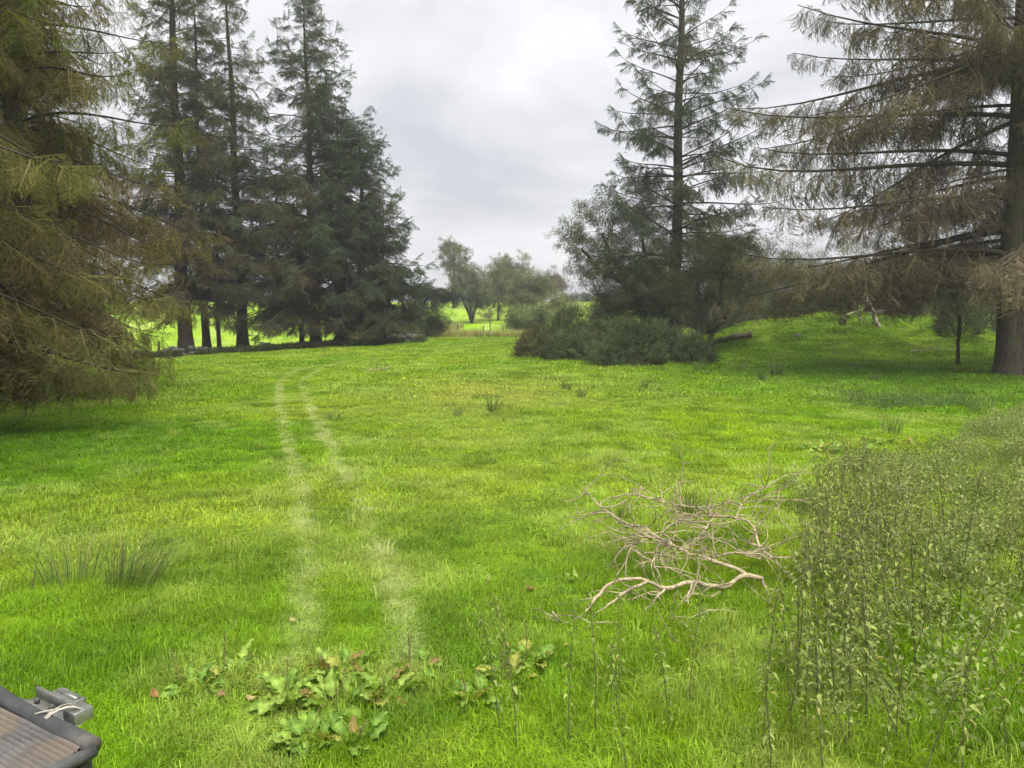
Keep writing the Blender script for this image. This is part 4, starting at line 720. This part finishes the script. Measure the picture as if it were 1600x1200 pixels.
# ---------------------------------------------------------------- rushes
M_RUSH = leaf_mat('rush_stem', 'GEOMETRY', .15, .5, .4)
def rush(label, x, y, h, rad, n, w, seed, lean=(0, 0), c0=(.08, .13, .03), c1=(.18, .25, .06)):
    r = np.random.default_rng(seed); g = Geo()
    a = r.uniform(0, 6.28, n); d = rad * np.sqrt(r.uniform(0, 1, n)) * .5; B = np.stack([d * np.cos(a), d * np.sin(a), np.full(n, -.03)], 1); l = h * r.uniform(.55, 1.1, n)
    O = np.stack([np.cos(a), np.sin(a)], 1) * (d / rad * 1.0 + .12)[:, None] + r.normal(0, .14, (n, 2)) + lean
    M = B.copy(); M[:, :2] += O * (l * .3)[:, None]; M[:, 2] += l * .55; T = B.copy(); T[:, :2] += O * (l * .85)[:, None]; T[:, 2] += l * (1 - .3 * np.linalg.norm(O, axis=1))
    yaw = r.uniform(0, 3.14, n); S = np.stack([np.cos(yaw), np.sin(yaw), np.zeros(n)], 1) * (w * r.uniform(.7, 1.2, n))[:, None] / 2
    V = np.stack([B - S, B + S, M - S * .9, M + S * .9, T], 1).reshape(-1, 3); k = np.arange(n)[:, None] * 5
    col = np.repeat(mixc(c0, c1, r.uniform(0, 1, n)), 5, 0); dry = np.repeat(r.uniform(0, 1, n) < .12, 5); col[dry] = (.34, .28, .14)
    g.add(V, np.concatenate([k + [0, 1, 3], k + [0, 3, 2], k + [2, 3, 4]]), 0, np.repeat(r.uniform(0, 1, n), 5), col)
    o = g.build('rush_tuft', M_RUSH, None, False, (x, y, gz(x, y))); tag(o, label, 'rush tuft', 'rush tufts in the grass')
for i, a in enumerate([
    ('dark rush tuft leaning right, nearer of the pair by the left edge', -2.97, 5.72, .64, .34, 260, .0034, (.6, .1)),
    ('looser upright rush tuft behind the leaning one by the left edge', -3.45, 5.75, .58, .36, 170, .0034, (-.05, .1)),
    ('dense upright rush tuft standing right behind the dead branch pile', 1.93, 8.0, .42, .22, 140, .007, (0, 0)),
    ('thin rush tuft left of the dead branch pile', 1.14, 7.85, .36, .16, 50, .006, (.1, 0)),
    ('rush tuft in the middle of the open field', -.43, 16.75, .52, .22, 70, .011, (.1, 0)),
    ('faint thin rush tuft left of the mid-field one', -1.16, 15.9, .42, .2, 35, .011, (0, 0)),
    ('small dark rush tuft, left of the close pair below the gorse', 1.46, 20.1, .40, .17, 60, .014, (0, 0)),
    ('small dark rush tuft, right of the close pair below the gorse', 1.76, 18.9, .36, .17, 60, .013, (0, 0)),
    ('small rush tuft below the foremost gorse bush', 3.6, 20.7, .38, .18, 45, .014, (.1, 0)),
    ('rush tuft in front of the mound foot, left of the bigger brown one', 7.57, 22.8, .46, .24, 70, .015, (0, 0)),
    ('bigger brownish rush tuft at the foot of the mound', 8.55, 24.4, .62, .38, 130, .016, (.05, 0)),
    ('thin pale rush tuft just left of the mound foot', 6.55, 26.3, .6, .3, 45, .015, (-.2, 0)),
    ('sparse rush tuft between mound foot and small gorse', 7.9, 26.0, .5, .3, 40, .016, (.1, 0)),
    ('rush tuft beside the dark weed patch in the shade', 8.38, 18.3, .48, .24, 70, .012, (0, 0)),
    ('low rush tuft on the shaded grass below the mound', 11.25, 23.4, .34, .34, 70, .015, (0, 0)),
    ('small faint rush tuft beside the right tyre track', -3.55, 14.85, .36, .2, 40, .011, (0, 0)),
    ('rush tuft hidden among weeds near the dock patch', 6.9, 13.6, .5, .24, 60, .01, (0, 0))]):
    rush(*a[:7], 200 + i, a[7])
# ---------------------------------------------------------------- docks
def dock_leaf(seed, L=.24, W=.085):
    r = np.random.default_rng(seed); nu, nv = 12, 5; u = np.linspace(0, 1, nu); v = np.linspace(-1, 1, nv); U, Vv = np.meshgrid(u, v, indexing='ij')
    stalk = .22; t = np.clip((U - stalk) / (1 - stalk), 0, 1); wid = W / 2 * np.where(U < stalk, .06, np.sin(np.pi * np.clip(t, .02, 1) ** .62) ** .75 + .03)
    cv = r.uniform(.25, .6); X = L * U; Y = Vv * wid * (1 + .10 * np.sin(U * 31 + seed * 2 + Vv * 3)) + .006 * np.sin(U * 9 + seed); Z = L * (.30 * U - cv * U ** 2) + .10 * wid * np.abs(Vv) * 3.0 + .013 * np.sin(U * 24 + seed + Vv * 2) * np.abs(Vv) ** 2
    P = np.stack([X, Y, Z], -1).reshape(-1, 3); i = np.arange(nu - 1)[:, None] * nv; j = np.arange(nv - 1)[None]; q = np.stack([i + j, i + nv + j, i + nv + j + 1, i + j + 1], -1).reshape(-1, 4)
    T = np.vstack([q[:, [0, 1, 2]], q[:, [0, 2, 3]]]); mid = (np.abs(Vv) < .3).reshape(-1)
    c0 = np.array([(.20, .33, .05), (.25, .38, .06), (.17, .29, .045), (.29, .40, .075), (.21, .34, .05), (.27, .38, .07), (.18, .30, .05), (.24, .36, .06), (.33, .35, .07), (.26, .20, .06)][seed % 10]); col = np.tile(c0, (len(P), 1)); col[mid] = c0 * 1.25 + .03
    g = Geo(); g.add(P, T, 0, .5 + .2 * np.sin(P[:, 0] * 60 + seed), col); me = g.mesh('leaf', M_LEAFG); me.polygons.foreach_set('use_smooth', np.ones(len(me.polygons), bool)); return me
DOCK = [dock_leaf(k, .165 + .02 * (k % 4), .080 + .014 * (k % 3)) for k in range(10)]
M_SEED = leaf_mat('dock_seed', 'GEOMETRY', .1, .8, .5)
def seed_stalk(h, seed):
    r = np.random.default_rng(seed); g = Geo(); s = np.linspace(0, 1, 7); q = np.stack([.12 * h * s ** 2, .04 * h * np.sin(3 * s), h * s], 1); g.tube(q, np.linspace(.004, .002, 7), 4, 0, .5, True, (.19, .15, .06))
    n = 90; t = r.uniform(.35, 1, n); B = np.stack([np.interp(t, s, q[:, k]) for k in range(3)], 1) + r.normal(0, .009, (n, 3)); d = r.normal(0, .009, (n, 3)); e = r.normal(0, .006, (n, 3))
    col = np.repeat(mixc((.15, .105, .05), (.22, .19, .085), r.uniform(0, 1, n)), 3, 0); g.add(np.stack([B, B + d, B + e], 1).reshape(-1, 3), np.arange(3 * n).reshape(-1, 3), 0, np.repeat(r.uniform(0, 1, n), 3), col)
    return g.mesh('seed_stalk', M_SEED)
SEEDS = [seed_stalk(.34 + .05 * k, 300 + k) for k in range(3)]
def dock(label, x, y, n, seed, sc=1.0, stalks=1, rad=.05):
    n = int(n * 1.9); stalks = max(1, stalks - 1)
    r = np.random.default_rng(seed); root = thing('dock_plant', label, 'dock plant', (x, y, gz(x, y)), r.uniform(0, 6), 'dock plants in the grass')
    for k in range(n):
        a = 2.4 * k + r.normal(0, .3); d = rad * r.uniform(.2, 1.2); o = link('leaf', DOCK[r.integers(10)], root); o.location = (d * np.cos(a), d * np.sin(a), .02); o.rotation_euler = (r.normal(0, .5), -r.uniform(-.05, .95), a); s = sc * r.uniform(.45, 1.0); o.scale = (s, s, s)
    for k in range(stalks):
        o = link('seed_stalk', SEEDS[r.integers(3)], root); o.location = (r.normal(0, .03), r.normal(0, .03), 0); o.rotation_euler = (r.normal(0, .25), r.normal(0, .25), r.uniform(0, 6)); s = r.uniform(.35, .7); o.scale = (s, s, s)
for i, a in enumerate([
    ('dock plant with pale green leaves, leftmost in the front grass', -1.82, 4.12, 13, .85, 1), ('small dock plant just right of the leftmost one', -1.66, 4.28, 7, .85, 1),
    ('large-leaved dock plant at the left side of the middle dock clump', -1.24, 4.0, 13, 1.05, 1), ('upright dock plant at the back of the middle dock clump', -1.00, 4.26, 14, 1.0, 1),
    ('dock plant with brown seed stalks in the heart of the middle dock clump', -.95, 3.92, 12, .9, 4), ('dock plant at the right side of the middle dock clump', -.72, 4.02, 11, .95, 2),
    ('dock plant lowest in the front grass, below the middle clump', -1.02, 3.62, 14, .85, 1), ('flattened dock plant low in the grass at the foot of the middle clump', -.78, 3.60, 10, .8, 1),
    ('small dock plant right of the tyre track with reddish seed stalks', -.58, 4.34, 6, .8, 3), ('dock plant with rusty leaves left of the brown stalk cluster', -.22, 4.0, 8, .8, 3),
    ('dock plant thick with brown seed stalks in the front grass', -.02, 4.22, 11, .85, 5), ('dock plant with a few yellowing leaves behind the brown stalks', .12, 4.45, 8, .85, 2),
    ('broad dock clump left end of the dock row before the nettles', 5.0, 12.0, 16, 1.15, 1), ('dock clump second in the row before the nettles', 5.55, 12.05, 14, 1.1, 2), ('dock clump in the middle of the row before the nettles', 6.1, 12.5, 15, 1.2, 2),
    ('dock clump at the right end of the row before the nettles', 6.7, 12.3, 14, 1.1, 1), ('small dock plant with a red stalk by the tip of the lowest dead limb', .55, 5.95, 5, .7, 2)]):
    dock(*a[:4], 500 + i, a[4], a[5], .08 if a[4] < 1.1 else .18)
def low_weeds():
    x, y = ring_points(2.6, 13, 9); kp = fbm(x / .5, y / .5, 401, 2) > .60; x, y = x[kp], y[kp]; n = len(x); t = mixc((.12, .24, .025), (.26, .38, .07), rng.uniform(0, 1, n))
    o = scatter('low_weeds', np.stack([x, y, ground_z(x, y) + .03], 1), np.stack([rng.normal(0, .3, n), rng.normal(0, .3, n), rng.uniform(0, 6, n)], 1), np.stack([rng.uniform(.25, .5, n)] * 2 + [rng.uniform(.15, .3, n)], 1), t, LC_WEED); tag(o, 'small-leaved weeds and clover scattered low in the near grass', 'weeds')
low_weeds()
# ---------------------------------------------------------------- nettles
M_STEM = noise_mat('nettle_stem', (.08, .075, .04), (.16, .17, .07), 20, .8, .1)
def nettle(seed, h):
    r = np.random.default_rng(seed); n = 9; s = np.linspace(0, 1, n); q = np.stack([.10 * h * s ** 2 * r.normal(0, 1), .10 * h * s ** 2 * r.normal(0, 1), h * s], 1) ; q[0, 2] = -.03
    st = Geo(); st.tube(q, np.linspace(.0042, .0016, n), 5, 0); g = Geo()
    z = .14 * h; k = 0
    while z < h * .99:
        t = z / h; p = np.array([np.interp(t, s, q[:, i]) for i in range(3)]); a0 = k * np.pi / 2 + r.normal(0, .25); top = sstep(.55, 1, t)
        for sg in (0, 1):
            if r.uniform() < .12: continue
            a = a0 + sg * np.pi; l = (.052 - .024 * top) * r.uniform(.7, 1.2) * (.7 if t < .3 else 1); w = l * .5; e = r.uniform(-.3, .4); f = np.array([np.cos(a) * np.cos(e), np.sin(a) * np.cos(e), np.sin(e)]); sd = np.array([-np.sin(a), np.cos(a), r.normal(0, .25)]); b = p + f * .018
            dn = np.array([0, 0, -1.]); V = [b, b + f * l * .35 + sd * w / 2 - dn * .004, b + f * l * .35 - dn * -.006, b + f * l * .35 - sd * w / 2 - dn * .004, b + f * l * .7 + sd * w * .33 + dn * .008, b + f * l * .7 + dn * .014, b + f * l * .7 - sd * w * .33 + dn * .008, b + f * l + dn * .03]
            c = mixc((.145, .205, .042), (.32, .375, .11), r.uniform()) ;
            if r.uniform() < .07: c = np.array((.34, .32, .10))
            g.add(V, [(0, 2, 1), (0, 3, 2), (1, 2, 4), (2, 5, 4), (2, 3, 6), (2, 6, 5), (4, 5, 7), (5, 6, 7)], 0, r.uniform(), c)
            if t > .45 and r.uniform() < .75:                                     # drooping flower strings
                m = 9; u = r.uniform(0, 1, m); B = p + f * (.05 * u)[:, None] + dn * (.045 * u ** 1.5)[:, None] + r.normal(0, .004, (m, 3)); D = r.normal(0, .007, (m, 3)); E = r.normal(0, .007, (m, 3))
                g.add(np.stack([B, B + D, B + E], 1).reshape(-1, 3), np.arange(3 * m).reshape(-1, 3), 0, .6, (.16, .17, .08))
        z += h * r.uniform(.034, .055) * (1.3 - .75 * top); k += 1
    return st.mesh('stem', M_STEM), g.mesh('foliage', M_LEAFG), st, g
NET = [nettle(600 + k, .78 + .07 * k) for k in range(6)]
NET_P = []
for a, b, st, g in NET:
    c = Geo(); c.add(np.vstack(st.V), np.vstack(st.T), 1); 
    for V, T, A_, C_ in zip(g.V, g.T, g.A, g.C): pass
    c.V += [np.vstack(g.V)]; c.T += [np.vstack(g.T) + c.n]; c.M += [np.zeros(sum(map(len, g.T)), int)]; c.A += [np.concatenate(g.A)]; c.C += [np.vstack(g.C)]; c.n += len(c.V[-1]); NET_P.append(proto('nettle_proto', c, [M_LEAFG, M_STEM]))
BED = np.array([(.75, 3.0), (1.25, 3.6), (1.62, 4.4), (1.95, 5.0), (2.25, 5.5), (2.5, 6.2), (2.85, 7.0), (3.5, 8.2), (3.9, 9.6), (5.2, 10.9), (6.6, 12.0), (8.2, 14.0), (9.6, 15.2), (11.5, 16.6)])
def in_bed(x, y): return x - np.interp(y, BED[:, 1], BED[:, 0])
def nettles():
    r = np.random.default_rng(9); pts = []
    single = [('lone nettle stalk standing left of the others in the front grass', .02, 3.55), ('nettle stalk in front of the brown dock stalks', -.06, 3.72), ('tall lone nettle stalk in the open grass left of the nettle bed', .43, 3.72), ('bent nettle stalk beside the tall lone one', .29, 3.62),
              ('slim nettle stalk behind the tall lone one', .62, 4.2), ('short nettle stalk at the bottom edge of the front grass', .55, 3.42), ('nettle stalk below the near tip of the dead limb', .82, 3.75), ('nettle stalk between the lone ones and the nettle bed', .98, 4.0)]
    for i, (lb, x, y) in enumerate(single): pts.append((x, y, lb, .72 if i != 2 else .80))
    # front edge of the bed: stalks that can be told apart
    tries = 0
    while len(pts) < 78 and tries < 20000:
        tries += 1; y = r.uniform(3.3, 7.6); x = np.interp(y, BED[:, 1], BED[:, 0]) + abs(r.normal(0, .45)); x = max(x, .9)
        if x / y > .69: continue
        if all((x - p[0]) ** 2 + (y - p[1]) ** 2 > .014 for p in pts): pts.append((x, y, 'slender nettle stalk at the open front edge of the nettle bed', r.uniform(.75, 1.1)))
    for i, (x, y, lb, s) in enumerate(pts):
        k = r.integers(6); root = thing('nettle_stalk', lb, 'nettle', (x, y, gz(x, y)), r.uniform(0, 6), 'nettle stalks at the front of the bed'); root.rotation_euler = (r.normal(0, .06), r.normal(0, .06), r.uniform(0, 6)); root.scale = (s, s, s)
        link('stem', NET[k][0], root); f = link('foliage', NET[k][1], root); f['kind'] = 'stuff'
    # the mass behind them
    n = 26000; y = r.uniform(3.2, 17.5, n); x = np.interp(y, BED[:, 1], BED[:, 0]) + r.uniform(-.35, 9, n)
    d = in_bed(x, y); th = np.where(y < 4.6, .62, .50) ; dens = fbm(x / .8, y / .8, 171, 2) + .30 * sstep(-.3, 1.0, d) - .08 - .45 * (vnoise(x / 1.7, y / 1.7, 177) - .45) * sstep(5, 7, y)
    keep = (dens > th) & (x / y < 1.2) & (r.uniform(0, 1, n) < np.where(y < 5, .09, np.where(y < 8, .16, np.where(y < 11, .16, .14)))) & ((y < 11.5) | (dens > .66)); x, y = x[keep], y[keep]; n = len(x)
    hh = .30 + .65 * fbm(x / .7, y / .7, 181, 2) * sstep(-.2, .8, in_bed(x, y)) + .1; hh *= np.where(y > 10, .75, 1) * (1 - .45 * sstep(5.2, 8.5, y))
    rot = np.stack([r.normal(0, .22, n), r.normal(0, .22, n), r.uniform(0, 6.28, n)], 1)
    # bushy willowherb and goosegrass between the stalks
    m = 30000; wy = r.uniform(3.4, 16.5, m); wx = np.interp(wy, BED[:, 1], BED[:, 0]) + r.uniform(-.35, 8, m); wd = fbm(wx / .6, wy / .6, 191, 2) + .22 * sstep(-.3, .9, in_bed(wx, wy)) - .06 - .35 * (vnoise(wx / 1.7, wy / 1.7, 177) - .45) * sstep(5, 7, wy)
    kp = (wd > .54) & (wx / wy < 1.2) & (r.uniform(0, 1, m) < np.where(wy < 5, .06, .15)) & ((wy < 11) | (wd > .70)); wx, wy, wd = wx[kp], wy[kp], wd[kp]; m = len(wx)
    wz = ground_z(wx, wy) + r.uniform(.08, 1, m) ** .8 * (.15 + .55 * fbm(wx / .7, wy / .7, 181, 2)) * sstep(-.4, .8, in_bed(wx, wy)) * (1 - .45 * sstep(5.2, 8.5, wy)) + .05
    wt = mixc((.145, .205, .045), (.33, .38, .13), r.uniform(0, 1, m)); wr = np.stack([r.normal(0, .4, m), r.normal(0, .4, m), r.uniform(0, 6.28, m)], 1)
    o = scatter('weed_tangle', np.stack([wx, wy, wz], 1), wr, r.uniform(.5, 1.0, m), wt, LC_WEED); tag(o, 'olive tangle of small-leaved weeds filling the gaps among the nettles', 'weeds'); print('weeds', m)
    o = scatter('nettle_bed', np.stack([x, y, ground_z(x, y)], 1), rot, hh * r.uniform(.7, 1.2, n) * np.where(r.uniform(0, 1, n) < .12, 1.4, 1), np.ones((n, 3)), NET_P); tag(o, 'dense waist-high bed of nettles and weeds spreading beside the dead branches', 'nettle bed')
    print('nettle bed', n)
nettles()
# ---------------------------------------------------------------- ribbed rubber deck corner at the left
def deck():
    T = np.array([-.951, 1.662, 1.2]); u = np.array([-.856, .518, 0]); v = np.array([-.518, -.856, 0]); ang = math.atan2(u[1], u[0])
    root = thing('rubber_deck', 'worn ribbed grey rubber deck corner with rolled edge and metal clamp', 'deck', (T[0], T[1], gz(T[0], T[1])), ang); zt = T[2] - gz(T[0], T[1])
    # local frame: +X along the far edge (away from the corner), +Y along the near edge towards the camera
    m = noise_mat('worn_rubber', (.082, .079, .076), (.17, .16, .15), 14, .8, .3, c2=(.165, .135, .105), s2=7.5); mt = noise_mat('rolled_rubber', (.045, .047, .048), (.10, .10, .098), 8, .6, .15, c2=(.14, .12, .09), s2=4); ma = noise_mat('dull_metal', (.20, .21, .19), (.42, .42, .38), 16, .45, .1, metallic=.75)
    W, D = .95, .85; pitch = .0115; nr = int((D - .05) / pitch); g = Geo(); xs = np.linspace(.022, W, 26); yy = []; zz = []
    for i in range(nr):
        y = .035 + i * pitch
        yy += [y, y + pitch * .50, y + pitch * .55, y + pitch * .95]; zz += [0, 0, -.010, -.010]
    yy = np.array(yy); zz = np.array(zz); X, Y = np.meshgrid(xs, yy, indexing='ij'); Z = zz[None] - .028 * np.exp(-((Y - .20) / .11) ** 2) * np.exp(-((X - .10) / .5) ** 2) + .012 * np.exp(-(Y - .035) / .03) + 0 * X + .004 * np.sin(X * 9 + 1) * np.exp(-Y * 3)
    P = np.stack([X, Y, Z + zt], -1).reshape(-1, 3); nv = len(yy); i = np.arange(len(xs) - 1)[:, None] * nv; j = np.arange(nv - 1)[None]; q = np.stack([i + j, i + nv + j, i + nv + j + 1, i + j + 1], -1).reshape(-1, 4); g.add(P, np.vstack([q[:, [0, 1, 2]], q[:, [0, 2, 3]]])); g.build('ribbed_mat', m, root)
    s = np.linspace(0, 1, 16); g = Geo(); g.tube(np.stack([.01 + .95 * s, .012 + .004 * np.sin(9 * s), zt + .006 + 0 * s], 1), .021 + .002 * np.sin(s * 14), 12); g.build('rolled_edge', mt, root, True)
    g = Geo(); g.tube(np.stack([.006 + .005 * np.sin(6 * s), .012 + .84 * s, zt - .004 + 0 * s], 1), .014 + .001 * np.sin(s * 17), 10); g.build('side_lip', mt, root, True)
    def box(name, x0, x1, y0, y1, z0, z1, mat, par=root):
        b = Geo(); V = [(x, y, z) for x in (x0, x1) for y in (y0, y1) for z in (z0, z1)]; b.add(V, [(0, 1, 3), (0, 3, 2), (4, 6, 7), (4, 7, 5), (0, 4, 5), (0, 5, 1), (2, 3, 7), (2, 7, 6), (0, 2, 6), (0, 6, 4), (1, 5, 7), (1, 7, 3)]); o = b.build(name, mat, par); bv = o.modifiers.new('bevel', 'BEVEL'); bv.width = .002; bv.segments = 2; return o
    box('deck_board', .02, W, .02, D, zt - .05, zt - .034, mt); box('frame_rail', .03, W, .005, .03, zt - .09, zt - .022, mt)
    # clamp behind the rolled edge: channel with two lips and pins
    cl = box('clamp', .18, .40, -.062, -.012, zt - .02, zt - .012, ma)
    box('clamp_lip', .18, .40, -.064, -.058, zt - .012, zt + .016, ma, cl); box('clamp_wall', .19, .39, -.020, -.013, zt - .012, zt + .006, ma, cl)
    box('hinge_plate', .235, .345, -.098, -.067, zt - .004, zt + .012, ma, cl); box('hinge_block', .165, .215, -.078, -.030, zt - .012, zt + .018, ma, cl)
    for k in range(3): h = Geo(); h.tube([(.22 + .07 * k, -.04, zt - .012), (.22 + .07 * k, -.04, zt + .004)], .007, 8); h.build('bolt', mt, cl)
    h = Geo(); h.tube([(.245, -.082, zt + .012), (.335, -.082, zt + .012)], .006, 8); h.build('hinge_pin', ma, cl)
    tw = noise_mat('pale_twine', (.30, .28, .23), (.52, .49, .42), 40, .9, .2); g = Geo(); r = np.random.default_rng(3)
    for k in range(5):
        a = np.linspace(0, 2 * np.pi, 18); x = .175 + .009 * k + r.normal(0, .002); g.tube(np.stack([x + .012 * np.sin(a + k), -.012 + .046 * np.cos(a), zt + .005 + .030 * np.sin(a)], 1), .0017, 5)
    g.tube([(.19, -.01, zt + .036), (.21, .012, zt + .034), (.235, .022, zt + .026), (.25, .024, zt + .018)], .0022, 5); g.build('twine_lashing', tw, root)
    for x in (.08, W - .05):
        for y in (.06, D - .06): h = Geo(); h.tube([(x, y, -.1), (x, y, zt - .06)], .022, 8); h.build('leg', mt, root)
deck()
# ---------------------------------------------------------------- bits lying about
def bits():
    r = np.random.default_rng(4)
    spots = [('brown curled fallen leaf on the grass left of the dead limbs', .15, 5.6, .10, (.33, .19, .10)), ('pale upright dead stem in the open front grass', -.20, 5.75, .0, (.6, .5, .3)), ('rusty fallen leaf by the leftmost dock plant', -1.98, 4.0, .07, (.36, .19, .08)), ('pinkish fallen leaf by the small leftmost dock', -1.60, 3.98, .07, (.40, .24, .15)),
             ('pale yellow fallen leaf left of the middle dock clump', -1.42, 3.95, .08, (.48, .38, .18)), ('tan fallen leaf in the pale wheel track', -1.50, 5.0, .06, (.5, .42, .18))]
    for lb, x, y, l, c in spots:
        if l == 0:
            g = Geo(); g.tube([(0, 0, 0), (.01, 0, .06), (.03, 0, .11)], [.004, .004, .002], 5, 0, .5, True, c); tag(g.build('dead_stem', M_LEAFG, None, False, (x, y, gz(x, y) + .02)), lb, 'stem'); continue
        g = Geo(); nu = 7; u = np.linspace(0, 1, nu); w = l * .3 * np.sin(np.pi * u) ** .8; V = []
        for i in range(nu):
            for s in (-1, 0, 1): V.append((l * u[i] - l / 2, s * w[i], .35 * l * (2 * abs(u[i] - .5)) ** 2 + .3 * w[i] * abs(s)))
        i = np.arange(nu - 1)[:, None] * 3; j = np.arange(2)[None]; q = np.stack([i + j, i + 3 + j, i + 4 + j, i + 1 + j], -1).reshape(-1, 4); g.add(V, np.vstack([q[:, [0, 1, 2]], q[:, [0, 2, 3]]]), 0, .5, c); o = g.build('fallen_leaf', M_LEAFG, None, True, (x, y, gz(x, y) + .055)); o.rotation_euler = (r.normal(0, .3), r.normal(0, .3), r.uniform(0, 6)); tag(o, lb, 'leaf', 'fallen leaves in the front grass')
    log('fallen_branch', 'short dark dead twigs sticking up left of the rush tufts', [(-3.72, 5.62, .0), (-3.66, 5.6, .12), (-3.62, 5.58, .26)], .009, .003, M_LOG, 30, 4)
bits()
# ---------------------------------------------------------------- thin haze box, added to lighten far trees like lens veil
def haze(density):
    g = Geo(); V = [(x, y, z) for x in (-420, 420) for y in (-40, 420) for z in (-8, 34)]
    g.add(V, [(0, 1, 3), (0, 3, 2), (4, 6, 7), (4, 7, 5), (0, 4, 5), (0, 5, 1), (2, 3, 7), (2, 7, 6), (0, 2, 6), (0, 6, 4), (1, 5, 7), (1, 7, 3)])
    m = bpy.data.materials.new('added_haze'); m.use_nodes = True; nt = m.node_tree; nt.nodes.clear(); out = nt.nodes.new('ShaderNodeOutputMaterial'); v = nt.nodes.new('ShaderNodeVolumePrincipled')
    v.inputs['Color'].default_value = (.93, .94, .96, 1); v.inputs['Density'].default_value = density; v.inputs['Anisotropy'].default_value = .25; nt.links.new(v.outputs[0], out.inputs['Volume'])
    o = g.build('haze', m); o['kind'] = 'stuff'
haze(.0012)
